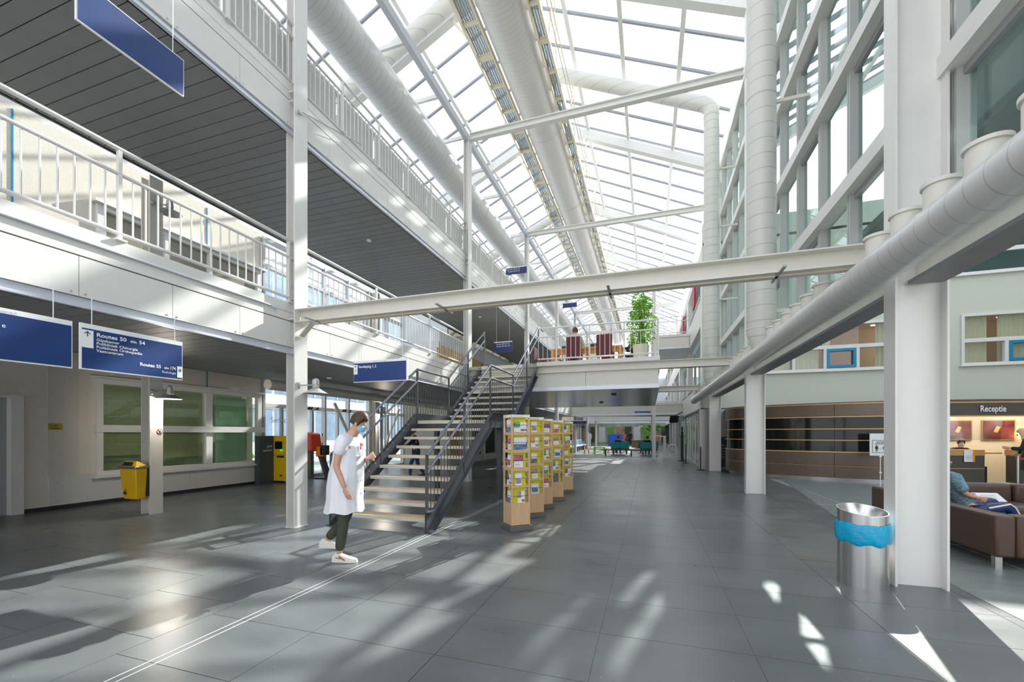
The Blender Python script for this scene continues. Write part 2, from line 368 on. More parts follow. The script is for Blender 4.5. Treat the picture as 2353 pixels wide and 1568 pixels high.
for x, y in tiles[:300]: inst('tile', tm, (x, y, 0), fl_)
rest = MB()
for x, y in tiles[300:]: rest.box(x + 0.0025, x + TW - 0.0025, y + 0.0025, y + TL - 0.0025, -0.03, 0)
rest.build('tile_field', M['slate'], fl_, smooth=False, kind='stuff')
lob = MB().prism([(2.75, -3), (16.9, -3), (16.9, 19.25), (4.3, 19.25), (4.25, 16.8), (3.16, 8.8), (2.85, 5.3)], -0.02, 0.004)
lob.build('lobby_floor', M['lobby'], fl_, smooth=False)
j = MB()
for a, b in (((3.9, -2, 0.0045), (3.9, 13, 0.0045)), ((6.2, -2, 0.0045), (6.2, 12.5, 0.0045)), ((2.9, 7.2, 0.0045), (12, 7.2, 0.0045)), ((3.3, 10.4, 0.0045), (12, 10.4, 0.0045))): j.bar(a, b, 0.012, 0.003)
j.build('lobby_floor_joint', M['lip'], fl_)
for x_ in (-3.125, -3.06): MB().box(x_, x_ + 0.009, -3, 11.6, -0.004, 0.0012).build('threshold_strip', M['greyboard'], fl_)
MB().cbox((1.9, 5.9, 0.001), (0.42, 0.2, 0.004)).build('floor_socket_cover', M['plinth'], fl_)

# ================================================================== ROOF
roof = struct('ceiling', (XR, 20, 12)); roof['label'] = 'pitched glass roof over the hall'
zt = 0.09
def rp(x, y, dz=0.0): return (x, y, roofz(x) + dz)
lx = [XR, -7.15, -10.1, -13.05]; rx = [XR, -2.53, -0.83, 0.93, 2.68]
pane_l = BAY / 5
ny0, ny1 = -8, 40            # strip indices relative to 5.25
stuffp = MB()
def pane(x0, x1, y0, y1):
    a = roofz(x0) + zt + 0.03; b = roofz(x1) + zt + 0.03
    return [(x0, y0, a), (x1, y0, b), (x1, y1, b), (x0, y1, a), (x0, y0, a + 0.012), (x1, y0, b + 0.012), (x1, y1, b + 0.012), (x0, y1, a + 0.012)]
cnt = 0
for xs in (lx, rx):
    for a, b in zip(xs[:-1], xs[1:]):
        if a > b: a, b = b, a
        me = MB().quadbox(pane(a + 0.03, b - 0.03, 0.03, pane_l - 0.03)).mesh('pane', M['roof_glass'], (a, 0, roofz(a)), smooth=False)
        for k in range(ny0, ny1):
            y = 5.25 + k * pane_l
            if 0 <= k < 28: inst('pane', me, (a, y, roofz(a)), roof)
            else: stuffp.quadbox(pane(a + 0.03, b - 0.03, y + 0.03, y + pane_l - 0.03))
stuffp.build('pane_field', M['roof_glass'], roof, smooth=False, kind='stuff')
gbar = mat('glazing_bar', (0.30, 0.31, 0.34), 0.5)
meL = MB().bar(rp(XR, 0, zt), rp(-13.05, 0, zt), 0.075, 0.07).mesh('glazing_bar', gbar, (XR, 0, ZR))
meR = MB().bar(rp(XR, 0, zt), rp(2.68, 0, zt), 0.075, 0.07).mesh('glazing_bar', gbar, (XR, 0, ZR))
for k in range(ny0, ny1 + 1):
    y = 5.25 + k * pane_l
    inst('glazing_bar', meL, (XR, y, ZR), roof); inst('glazing_bar', meR, (XR, y, ZR), roof)
for x in (lx[1:] + rx[1:]): MB().bar(rp(x, -6), rp(x, 58), 0.13, 0.11).build('purlin', M['white'], roof)
MB().bar(rp(XR, -6, 0.1), rp(XR, 58, 0.1), 0.2, 0.12).build('ridge_cap', M['white'], roof)
# rafters
for i, y in enumerate(YK):
    q = [ORD[i]]
    for sgn, xe, nm in ((-1, -13.0, 'left'), (1, 2.64, 'right')):
        b = MB().bar((XR, y, ZR - 0.28), (xe, y, roofz(xe) - 0.28), 0.26, 0.34).build('rafter', M['white'], None)
        tag(b, 'white roof rafter under the %s glass slope, %s of its row from the near end' % (nm, ORD[i]), 'rafter', 'roof rafters')
# left clerestory
cl = struct('window_6', (-12.6, 20, 9)); g_ = MB()
for k in range(-2, 24):
    y = 5.25 + k * 2.01; MB().box(-12.75, -12.65, y - 0.03, y + 0.03, 7.6, 11.6).build('mullion', M['frame'], cl)
for z in (7.65, 9.7, 11.55): MB().box(-12.76, -12.64, 1.2, 52, z - 0.04, z + 0.04).build('transom', M['frame'], cl)
MB().box(-12.705, -12.695, 1.2, 52, 7.65, 11.55).build('pane', M['clear'], cl)
MB().box(-12.8, -11.1, -3, 9.65, 7.5, 7.6).build('trim_1', M['frame'])['kind'] = 'structure'

# ================================================================== DUCTS, CATWALK
def ring(mb, c, r, ax, wdt=0.03, t=0.012, n=28):
    a = Vector((0, 1, 0)) if ax == 'Y' else Vector((0, 0, 1)); c = Vector(c)
    return mb.tube(c - a * wdt / 2, c + a * wdt / 2, r + t, n)
d = thing('air_duct', 'thick white spiral air duct high on the left beside the upper gallery', 'duct', (-6.25, 2, 10.05), 'air ducts')
MB().tube((-6.25, 2, 10.05), (-6.25, 50, 10.05), 0.45, 36).build('duct_pipe', M['ductw'], d)
for y in [6.2 + 2.9 * k for k in range(14)]: ring(MB(), (-6.25, y, 10.05), 0.45, 'Y', 0.035, 0.008).build('joint_ring', M['ductc'], d)
for k in range(26):
    y = 5.25 + k * 1.675
    MB().box(-6.27, -6.23, y - 0.02, y + 0.02, 10.5, 10.66).build('hanger', M['white'], d)
d = thing('air_duct', 'largest white air duct running along the roof ridge between catwalks', 'duct', (-3.82, 2, 13.3), 'air ducts')
MB().tube((-3.82, 2, 13.32), (-3.82, 54, 13.32), 0.66, 40).build('duct_pipe', M['ductc'], d)
for k in range(44):
    y = 8.2 + 0.95 * k
    nz = MB(); nz.tube((-3.2, y, 13.2), (-3.02, y, 13.2), 0.09, 12); nz.tube((-3.02, y, 13.2), (-2.98, y, 13.2), 0.115, 12)
    nz.build('nozzle', M['white'], d)
for y in [10.5 + 5.2 * k for k in range(8)]: ring(MB(), (-3.82, y, 13.32), 0.66, 'Y', 0.03, 0.01, 36).build('joint_ring', M['ductc'], d)
cw = thing('catwalk', 'cream steel maintenance catwalk with grating either side of the ridge duct', 'catwalk', (-3.82, 3, 12.9))
for xa, xb in ((-4.98, -4.5), (-3.06, -2.78)):
    for x in (xa, xb): MB().bar((x, 3, 12.98), (x, 54, 12.98), 0.06, 0.16).build('side_rail', M['catwalk'], cw)
    MB().box(xa, xb, 3, 54, 13.03, 13.045).build('grating', M['grating'], cw, smooth=False)
for k in range(40):
    y = 5.25 + 1.117 * k
    big = k % 6 == 0
    for xa, xb in ((-4.98, -4.5), (-3.06, -2.78)):
        MB().bar((xa, y, 12.99), (xb, y, 12.99), 0.16 if big else 0.07, 0.1).build('cross_bar', M['catwalk'], cw)
    if k % 3 == 0:
        MB().bar((-2.78, y, 12.98), (-2.62, y, 14.5), 0.04, 0.04).build('hanger', M['catwalk'], cw)
        MB().bar((-2.78, y + 1.1, 12.98), (-2.62, y, 14.4), 0.03, 0.03).build('brace', M['catwalk'], cw)
    if big: MB().tube((-4.98, y - 0.6, 13.0), (-5.9, y, 14.5), 0.04, 8).build('brace', M['catwalk'], cw)
for z, x in ((13.35, -2.66), (13.7, -2.64)): MB().tube((x, 3, z), (x, 54, z), 0.018, 6).build('cable_pipe', M['catwalk'], cw)
for z, x in ((13.5, -5.02), (13.95, -5.02)): MB().tube((x, 3, z), (x, 54, z), 0.018, 6).build('hand_rail', M['catwalk'], cw)
for k in range(0, 46, 2): MB().tube((-5.02, 4 + k * 1.1, 13.0), (-5.02, 4 + k * 1.1, 13.95), 0.018, 6).build('rail_post', M['catwalk'], cw)
d = thing('air_duct', 'slim grey air duct with flanged nozzles crossing the right columns', 'duct', (1.95, 0.6, 2.97), 'air ducts')
MB().tube((1.95, 0.6, 2.97), (1.93, 20.5, 2.97), 0.152, 36).build('duct_pipe', M['duct'], d)
nzm = MB().tube((0, 0, 0.1), (0, 0, 0.27), 0.098, 28); nzm.tube((0, 0, 0.262), (0, 0, 0.288), 0.112, 28)
nzmesh = nzm.mesh('nozzle', M['cream'])
for k in range(42):
    y = 2.47 + 0.42 * k
    if abs(y - 5.2) < 0.3 or abs(y - 8.7) < 0.4 or abs(y - 15.1) < 0.35 or abs(y - 11.85) < 0.25: continue
    inst('nozzle', nzmesh, (1.95, y, 2.97), d)
for i, (y, r) in enumerate(((8.7, 0.24), (15.1, 0.235))):
    d = thing('air_duct', ('wide vertical white air duct standing before the second right column', 'narrower vertical air duct whose elbow turns under the roof')[i], 'duct', (1.95, y, 2.97), 'air ducts')
    v = MB(); v.lathe([(0.13, 0.02), (r, 0.34), (r, 9.03)], (1.95, y, 2.97), 32); v.build('duct_pipe', M['ductv'], d)
    for z in (3.4, 4.6, 7.6, 10.2): ring(MB(), (1.95, y, z), r, 'Z', 0.02, 0.006).build('joint_ring', M['ductv'], d)
    a = math.atan(RF)
    pts = [(1.95, y, 11.9), (1.95, y, 12.05), (1.86, y, 12.22), (1.7, y, 12.34), (-3.3, y, 12.34 + 5.0 * RF)]
    MB().path(pts, r - 0.005, 28).build('roof_pipe', M['ductv'], d)
    ring(MB(), (1.95, y, 11.85), r, 'Z', 0.03, 0.01).build('joint_ring', M['ductv'], d)
for i, y in enumerate((11.4, 24.9)):
    a = MB().path([(-4.3, y, roofz(-4.3) - 0.55), (-9.5, y, roofz(-9.5) - 0.55)], 0.24, 20).build('branch_duct', M['ductv'], None)
    tag(a, 'round white branch duct down the left roof slope, %s of two' % ('nearer', 'farther')[i], 'duct', 'left roof branch ducts')

# ================================================================== COLUMNS AND BEAMS
def column(x, y, sx, sy, z1, label, group, m='white'):
    mb = MB(); t = 0.02
    mb.box(x - sx / 2, x - sx / 2 + t, y - sy / 2, y + sy / 2, 0, z1); mb.box(x + sx / 2 - t, x + sx / 2, y - sy / 2, y + sy / 2, 0, z1)
    mb.box(x - sx / 2 + t, x + sx / 2 - t, y - 0.01, y + 0.01, 0, z1)
    return mb, tag(mb.build('steel_column', M[m], None, smooth=False), label, 'column', group)
LN = ['tall white column in front of the walking man, left row', 'white column behind the staircase, left row', 'slimmer-looking white column beyond the stair top, left row']
for k in range(0, 8):
    y = YK[k]
    lab = {1: LN[0], 2: LN[1], 3: LN[2]}.get(k, 'white steel column of the left row, %s from the near end' % ORD[k])
    _, c_ = column(-5.39, y + 0.11, 0.17, 0.26, 10.75, lab, 'left row of hall columns')
    for z in (6.75, 6.9, 3.3):
        MB().box(-5.46, -5.32, y - 0.02, y + 0.1, z, z + 0.012).build('stiffener_plate', M['white'], c_)
    MB().box(-5.5, -5.28, y - 0.03, y + 0.25, -0.004, 0.012).build('base_plate', M['white'], c_)
for k in range(0, 6):
    _, c_ = column(-8.83, YK[k] + 0.13, 0.24, 0.22, 6.25, 'white column under the gallery by the beige wall, %s of the back row' % ORD[k], 'back row of gallery columns', 'cream')
RN = {0: 'wide white column at the near end of the right row, behind the camera', 1: 'widest white column standing beside the steel waste bin', 2: 'white column in front of the brown curved counter', 3: 'white column at the corner of the glazed shopfronts'}
for k, (y, zt_) in enumerate(((-1.5, 12), (5.17, 12), (11.78, 12), (18.4, 10.8))):
    _, c_ = column(2.5, y, 0.42, 0.21, zt_, RN[k], 'right row of hall columns')
for k in (4, 5, 6, 7):
    column(0.27, YK[k] - 0.3, 0.2, 0.2, 10.7, 'slim white column in the middle of the hall, %s beyond the deck' % ORD[k - 4], 'middle row columns')
for k in range(4):
    y = (YK[k] + 0.1); x1 = 2.29
    b = thing('cross_beam', 'white I-beam across the hall at first floor height, %s' % ('behind the camera', 'nearest, under strip lights', 'carrying the front of the seating deck', 'far one behind the seating deck')[k], 'beam', ((-5.3 + x1) / 2, y, 3.27), 'first floor cross beams')
    MB().ibeam((-5.3, y, 3.355), (x1, y, 3.355), 0.24, 0.21).build('i_beam', M['cream'], b)
    if k == 1:
        for i, xx in enumerate((-4.93, -2.72, -0.46, 1.35)):
            MB().cbox((xx, y - 0.06, 3.245), (0.03, 0.5, 0.02)).build('mounting_rail', M['gframe'], b)
        MB().box(-5.1, 2.2, y - 0.02, y + 0.04, 3.235, 3.262).build('cable_strip', M['catwalk'], b)
        MB().bar((-5.29, y, 3.05), (-5.05, y, 3.27), 0.1, 0.02).build('bracket', M['cream'], b)
for k in range(1, 7):
    y = YK[k] + 0.1
    b = MB().ibeam((-5.3, y, 10.72), (2.3, y, 10.72), 0.16, 0.2, 0.03, 0.02).build('tie_beam', M['white'], None)
    tag(b, 'thin white tie beam high across the hall, %s from the near end' % ORD[k - 1], 'beam', 'high tie beams')
b = thing('eave_beam', 'long white beam along the tops of the left columns', 'beam', (-5.4, 20, 10.6))
MB().bar((-5.4, -3, 10.72), (-5.4, 52, 10.72), 0.14, 0.2).build('beam', M['lip'], b)
for k in range(28):
    y = 5.25 + k * 1.675; MB().bar((-6.55, y, 10.7), (-5.45, y, 10.7), 0.07, 0.1).build('strut', M['white'], b)
b = MB().ibeam((2.5, -2.5, 3.11), (2.5, 19.2, 3.11), 0.2, 0.27, 0.02, 0.015).build('longitudinal_beam', M['cream'], None)
tag(b, 'long I-beam joining the right columns under the slim duct', 'beam')
for a_, c_ in ((-2.4, 5.05), (5.3, 11.65), (11.9, 18.28)): tag(MB().box(2.38, 2.66, a_, c_, 2.935, 2.973).build('soffit_strip', M['plank'], None), 'dark grey strip closing the underside of the long right beam, %s' % {-2.4: 'nearest length', 5.3: 'middle length', 11.9: 'farthest length'}[a_], 'panel')

# ================================================================== GALLERIES
def gallery(zf, name, label, y0, y1, bar_y1):
    g = thing(name, label, 'gallery', (-7, 20, zf - 0.8))
    z0 = zf - 0.80
    MB().box(-8.7, -5.47, y0, y1, zf - 0.68, zf - 0.02).build('deck_slab', M['greyboard'], g)
    MB().box(-8.7, -5.46, y0, y1, zf - 0.02, zf).build('deck_floor', M['deckfloor'], g)
    me = MB().box(-3.24, 0, 0.006, 0.199, 0, 0.02).mesh('ceiling_plank', M['plank'], smooth=False)
    n = 0; y = 0.45; st = MB()
    while y < y1 - 0.2:
        if n < 80: inst('ceiling_plank', me, (-5.46, y, z0 + 0.03), g)
        else: st.box(-8.7, -5.46, y + 0.006, y + 0.199, z0 + 0.03, z0 + 0.05)
        y += 0.205; n += 1
    st.build('plank_field', M['plank'], g, smooth=False, kind='stuff')
    MB().box(-8.7, -5.47, y0, y1, z0 + 0.05, z0 + 0.12).build('plank_backing', M['gap'], g)
    MB().box(-8.74, -8.66, y0, y1, z0 + 0.03, zf).build('back_edge', M['dframe'], g)
    MB().box(-5.47, -5.455, y0, y1, z0 + 0.1, zf - 0.02).build('seam_backing', M['gap'], g)
    pm = MB().box(0, 0.03, 0.003, 0.867, zf - 0.685, zf - 0.285).mesh('fascia_panel', M['panel'], (0, 0, zf - 0.7), smooth=False)
    sc = MB().cbox((0.032, 0, 0), (0.006, 0.014, 0.014)).mesh('screw', M['gframe'])
    k = 0; y = 2.654 - 0.87 * 3
    while y < bar_y1:
        inst('fascia_panel', pm, (-5.455, y, zf - 0.7), g)
        if k < 14: inst('screw', sc, (-5.455, y + 0.05, zf - 0.655), g); inst('screw', sc, (-5.455, y + 0.81, zf - 0.655), g)
        y += 0.87; k += 1
    MB().box(-5.455, -5.425, y0, y1, zf - 0.27, zf - 0.14).build('kerb_band', M['panel'], g)
    MB().box(-5.47, -5.422, y0, y1, zf - 0.136, zf + 0.012).build('kerb_top', M['panel'], g)
    MB().box(-5.47, -5.40, y0, y1, zf - 0.80, zf - 0.785).build('lip_flange', M['lip'], g)
    MB().box(-5.47, -5.452, y0, y1, zf - 0.80, zf - 0.69).build('lip_web', M['lip'], g)
    return g
g1 = gallery(3.56, 'lower_gallery', 'first floor gallery on the left with dark plank underside', -2.5, 33, 33)
g2 = gallery(7.07, 'upper_gallery', 'second floor gallery on the left with dark plank underside', -2.5, 46, 40)
for y in (7.9, 14.9): MB().lathe([(0.055, 0), (0.06, 0.02), (0.05, 0.035)], (-7.0, y, 2.755), 16).build('smoke_detector', M['signwhite'], g1)
for y in (8.8, 16): MB().lathe([(0.055, 0), (0.06, 0.02), (0.05, 0.035)], (-6.6, y, 6.265), 16).build('smoke_detector', M['signwhite'], g2)
bal = MB().tube((0, 0, 0), (0, 0, 1), 0.0095, 6).mesh('baluster', M['white'])
def railing(name, label, p, q, zf, hs, post_sp, bal_sp, first=0.0, m='white', r=0.025, infill=None, post_w=0.04, skip=None, off=0.0, group='gallery railings'):
    """hs = (handrail, second rail, bottom rail) heights above zf"""
    p = Vector((p[0], p[1], zf)); q = Vector((q[0], q[1], zf)); L = (q - p).length; d = (q - p).normalized()
    t = thing(name, label, 'railing', tuple((p + q) / 2), group)
    zz = Vector((0, 0, 1))
    MB().tube(p + zz * hs[0], q + zz * hs[0], r, 12).build('handrail', M[m], t)
    MB().tube(p + zz * hs[1], q + zz * hs[1], r * 0.85, 10).build('upper_rail', M[m], t)
    MB().tube(p + zz * hs[2], q + zz * hs[2], r * 0.9, 10).build('bottom_rail', M[m], t)
    s = first
    while s <= L + 0.01:
        c = p + d * s
        pb = MB().bar(c + zz * 0.01, c + zz * hs[0], post_w, post_w * 0.9); pb.cbox(c + zz * 0.012, (0.1, 0.1, 0.02)); pb.build('post', M[m], t)
        s += post_sp
    s = first + bal_sp - post_sp; k = 0
    while s < 0: s += bal_sp
    n = 0
    while s < L:
        if abs(((s - first) / post_sp) - round((s - first) / post_sp)) * post_sp > 0.03 and n < 290:
            o = inst('baluster', bal if m == 'white' else bal_d, p + d * s + zz * hs[2], t, scale=(1, 1, hs[1] - hs[2])); n += 1
        s += bal_sp
    return t
bal_d = MB().tube((0, 0, 0), (0, 0, 1), 0.0075, 6).mesh('baluster', M['stair'])
railing('gallery_railing', 'white tube railing along the first floor gallery', (-5.44, 0.75), (-5.44, 11.9), 3.57, (1.0, 0.73, 0.085), 2.25, 0.125)
railing('gallery_railing', 'white railing of the first floor gallery beyond the seating deck', (-5.44, 20.2), (-5.44, 32.6), 3.57, (1.0, 0.73, 0.085), 2.25, 0.155)
t2 = railing('gallery_railing', 'white railing with grey panels on the second floor gallery', (-5.42, 1.98), (-5.42, 34.4), 7.08, (0.97, 0.75, 0.03), 1.1167, 0.1117, m='white', post_w=0.045)
k = 0; y = 1.98
while y < 34:
    MB().box(-5.56, -5.545, y + 0.03, y + 1.09, 7.12, 7.83).build('infill_panel', M['greyboard'], t2); y += 1.1167
MB().tube((-5.6, 1.98, 7.9), (-5.6, 34.4, 7.9), 0.05, 12).build('top_tube', M['white'], t2)
tr = thing('tension_rod', 'thin dark steel rod strung from the nearest left column to the upper railing', 'rod', (-5.2, 5.3, 6.6))
MB().tube((-5.27, 5.3, 6.62), (-5.35, 6.9, 7.15), 0.008, 6).build('rod', M['gframe'], tr); MB().cbox((-5.27, 5.3, 6.6), (0.04, 0.05, 0.05)).build('clamp', M['gframe'], tr)
tr = MB().tube((-5.41, -1.0, 3.43), (-5.41, 4.95, 3.43), 0.012, 8); tr.cbox((-5.41, 4.95, 3.43), (0.04, 0.09, 0.05))
tag(tr.build('light_strip', M['lip'], None), 'slim metal strip light along the first floor gallery edge', 'light strip')

# seating deck
dk = thing('seating_deck', 'first floor deck over the hall with grey plank underside', 'deck', (-2.5, 16, 2.72))
MB().box(-5.4, 0.25, 12.02, 20.0, 3.45, 3.56).build('deck_slab', M['cream'], dk)
MB().box(-3.12, 0.28, 11.9, 12.04, 3.46, 3.57).build('front_kerb', M['white'], dk)
MB().box(0.2, 0.28, 12.04, 20, 3.2, 3.57).build('side_kerb', M['white'], dk)
for a, b in ((-5.3, -3.9), (-3.9, -1.71), (-1.71, 0.25)): MB().box(a + 0.004, b - 0.004, 12.0, 12.03, 2.845, 3.26).build('fascia_panel', M['cream'], dk)
for k in range(4): MB().box(0.22, 0.25, 12.05 + 1.98 * k, 14.02 + 1.98 * k, 2.845, 3.19).build('fascia_panel', M['cream'], dk)
MB().box(-5.4, 0.27, 11.97, 12.04, 2.73, 2.84).build('lip', M['lip'], dk); MB().box(0.2, 0.27, 12.04, 20.0, 2.73, 2.84).build('lip', M['lip'], dk)
y = 12.05
pl = mat('sheen_grey_plank', (0.19, 0.20, 0.22), 0.22, 0.6, noise=0.05)
while y < 19.9: MB().box(-5.4, 0.2, y + 0.004, y + 0.28, 2.74, 2.76).build('ceiling_plank', pl, dk); y += 0.284
MB().box(-5.4, 0.2, 12.04, 20, 2.765, 3.2).build('deck_core', M['gap'], dk)
for x, y in ((-1.05, 13.6), (-1.8, 17)): MB().lathe([(0.07, -0.03), (0.085, -0.01), (0.085, 0.01)], (x, y, 2.73), 16).build('smoke_detector', M['black'], dk)
railing('deck_railing', 'white tube railing along the front of the seating deck', (-3.1, 11.98), (0.22, 11.98), 3.57, (1.0, 0.74, 0.1), 0.95, 0.137, first=0.55)
railing('deck_railing', 'white tube railing along the right side of the seating deck', (0.24, 12.0), (0.24, 20.0), 3.57, (1.0, 0.74, 0.1), 1.3, 0.14)
# far bridges
def bridge(y, y2, x0, x1, zf, lab):
    t = thing('far_bridge', lab, 'bridge', ((x0 + x1) / 2, y, zf - 0.85), 'far footbridges')
    MB().box(x0, x1, y, y2, zf - 0.15, zf).build('deck', M['white'], t)
    n = max(1, int((x1 - x0) / 2.3))
    for i in range(n):
        a = x0 + (x1 - x0) * i / n; b = x0 + (x1 - x0) * (i + 1) / n
        MB().box(a + 0.01, b - 0.01, y + 0.03, y + 0.08, zf - 0.68, zf - 0.17).build('fascia_panel', M['cream'], t)
    MB().box(x0, x1, y, y2, zf - 0.8, zf - 0.69).build('lip', M['lip'], t)
    for z in (1.0, 0.75, 0.1): MB().tube((x0, y + 0.05, zf + z), (x1, y + 0.05, zf + z), 0.025, 8).build('rail', M['white'], t)
    s = x0
    while s <= x1: MB().bar((s, y + 0.05, zf), (s, y + 0.05, zf + 1), 0.04, 0.04).build('post', M['white'], t); s += 1.15
bridge(30.4, 33.5, -5.4, 2.15, 3.56, 'white footbridge with blue sticker across the far hall at first floor')
bridge(25.3, 30, 0.35, 2.15, 7.07, 'short white footbridge at second floor against the right building')
bridge(44, 46, -5.4, 2.15, 3.56, 'farthest white footbridge across the end of the hall')
s_ = MB().prism([(-0.95, 30.38), (0.12, 30.38), (0.12, 30.43), (-0.95, 30.43)], 2.92, 3.03)
tag(s_.build('blue_banner', mat('banner_blue', (0.06, 0.16, 0.45), 0.5), None), 'small blue banner on the cream band of the far footbridge', 'banner')
# ================================================================== LEFT WALLS
wl = struct('wall_left', (-11.1, 5, 0)); W = M['stucco']
X = -11.1
def wp(y0, y1, z0, z1, m=W, x=X, t=0.3, name='wall_face', parent=wl): return MB().box(x - t, x, y0, y1, z0, z1).build(name, m, parent, smooth=False)
wp(4.62, 5.69, 0, 3.5); wp(5.69, 9.65, 0, 0.58); wp(5.69, 9.65, 2.66, 3.5)
wp(-3, 5.7, 3.5, 7.5); wp(5.7, 9.65, 3.5, 4.5); wp(5.7, 9.65, 6.36, 7.5)
wp(-3, 3.2, 0, 3.5); wp(3.2, 4.62, 2.2, 3.5)
MB().box(-12.6, -11.402, 9.45, 9.648, 0, 7.49).build('wall_return', W, wl, smooth=False)
MB().box(-11.1, -11.085, 4.95, 5.40, 0.66, 2.8).build('wall_patch', mat('smooth_patch', (0.60, 0.57, 0.51), 0.9, noise=0.03), wl)
for y0, y1, z1 in ((4.97, 5.68, 0.66), (5.68, 7.6, 0.57), (7.605, 9.63, 0.57)):
    MB().box(-11.1, -11.075, y0, y1, 0.08, z1).build('kick_panel', M['greyboard'], wl)
    for yy in (y0 + 0.12, y1 - 0.12):
        for zz in (0.16, 0.52): MB().cbox((-11.073, yy, zz), (0.006, 0.018, 0.018)).build('screw', M['gframe'], wl)
for y, a, b in ((8.05, 2.66, 3.5), (8.05, 6.4, 7.45), (4.48, 4.3, 7.45)): MB().box(-11.1, -11.085, y - 0.012, y + 0.012, a, b).build('blue_joint', M['teal'], wl)
bb = MB().box(-11.1, -11.06, 4.62, 9.6, 0, 0.075).build('baseboard_left', M['ink'], None); bb['kind'] = 'structure'
MB().box(-11.1, -10.95, -3, 9.7, 3.2, 3.5).build('ceiling_edge', M['plank'], wl)
MB().box(-11.1, -8.7, -3, 9.65, 3.38, 3.5).build('trim_2', M['plank'])['kind'] = 'structure'
# window 1, ground floor
w1 = struct('window_1', (-11.1, 7.7, 0.6)); FRM = M['frame']
EPS = [0]
def eps(): EPS[0] = (EPS[0] + 1) % 9; return EPS[0] * 0.0011
def fr(y0, y1, z0, z1, x0=-11.16, x1=-11.03, nm='window_frame', m=FRM, p=w1):
    e = eps(); return MB().box(x0 - e, x1 + e, y0 + e * .3, y1 - e * .3, z0 + e * .3, z1 - e * .3).build(nm, m, p)
fr(5.69, 5.80, 0.6, 2.66); fr(9.52, 9.65, 0.6, 2.66); fr(5.69, 9.65, 2.55, 2.66); fr(5.69, 9.65, 0.60, 0.70)
fr(6.82, 6.93, 0.7, 2.55); fr(7.98, 8.15, 0.7, 2.55)
fr(5.66, 9.72, 1.52, 1.68, -11.12, -10.99, 'middle_rail'); fr(5.62, 9.72, 2.66, 2.71, -11.12, -10.97, 'head_ledge'); fr(5.62, 9.72, 0.555, 0.6, -11.12, -10.95, 'window_sill')
for a, b in ((5.8, 6.82), (6.93, 7.98), (8.15, 9.52)):
    for c, d in ((0.7, 1.52), (1.68, 2.55)):
        MB().box(-11.11, -11.10, a, b, c, d).build('pane', M['green_glass'], w1)
room = mat('office_green_dark', (0.36, 0.42, 0.29), 0.7, noise=0.4, nscale=1.6)
MB().box(-11.62, -11.6, 5.5, 9.6, 0.4, 2.7).build('room_backing', room, w1)
bl_ = []
for (a, b, c, d, nm) in ((5.8, 6.82, 1.0, 2.53, 0), (6.93, 7.98, 0.9, 2.53, 0)):
    z = d; mb = MB()
    while z > c: mb.bar((-11.16, a + 0.02, z), (-11.16, b - 0.02, z), 0.022, 0.004, (0.6, 0, 1)); z -= 0.021
    o = mb.build('window_blind', M['blind'], None); o['kind'] = 'stuff'
    tag(o, 'olive slatted blind behind the %s green window pane' % ('left' if a < 6 else 'middle'), 'blind')
MB().box(-11.28, -11.26, 8.4, 9.3, 0.7, 2.5).build('roller_blind', mat('green_roller', (0.38, 0.58, 0.45), 0.7), w1)
# upper left window strip (first floor)
w2 = struct('window_2', (-11.1, 7.7, 4.5))
for a, b in ((5.7, 5.85), (9.5, 9.65), (7.0, 7.1), (8.05, 8.15)): fr(a, b, 4.5, 6.36, p=w2)
fr(5.7, 9.65, 6.26, 6.36, p=w2); fr(5.62, 9.75, 6.36, 6.42, -11.12, -10.95, 'head_ledge', p=w2); fr(5.7, 9.65, 4.5, 4.6, p=w2)
brn = mat('brown_shaded_pane', (0.30, 0.27, 0.225), 0.25, noise=0.15, nscale=1)
for a, b in ((5.85, 7.0), (7.1, 8.05), (8.15, 9.5)): MB().box(-11.14, -11.12, a, b, 4.6, 6.26).build('pane', brn, w2)
# door at far left
d1 = struct('door_1', (-11.1, 4, 0))
MB().box(-11.3, -11.05, 4.45, 4.615, 0, 2.15).build('door_frame', M['frame'], d1); MB().box(-11.3, -11.045, 3.21, 4.612, 2.15, 2.2).build('door_frame', M['frame'], d1)
MB().box(-11.25, -11.2, 3.2, 4.45, 0, 2.15).build('door_leaf', mat('grey_door', (0.35, 0.37, 0.37), 0.5), d1)
o = MB().box(-9.95, -9.9, 3.05, 3.72, 0, 2.5).build('door_panel', mat('sliding_grey', (0.30, 0.31, 0.31), 0.4), None)
tag(o, 'grey sliding door leaf cut off by the left picture edge', 'door')
p = thing('brass_plaque', 'small engraved brass plaque on the beige left wall', 'plaque', (-11.07, 5.06, 1.57))
MB().box(-11.085, -11.072, 4.96, 5.17, 1.565, 1.695).build('plate', M['brass'], p)
MB().tube((-11.071, 5.065, 1.65), (-11.069, 5.065, 1.65), 0.026, 14).build('emblem_ring', mat('brassd', (0.3, 0.2, 0.04), 0.5, 0.5), p)
MB().box(-11.071, -11.069, 5.0, 5.13, 1.588, 1.602).build('engraved_line', M['ink'], p)

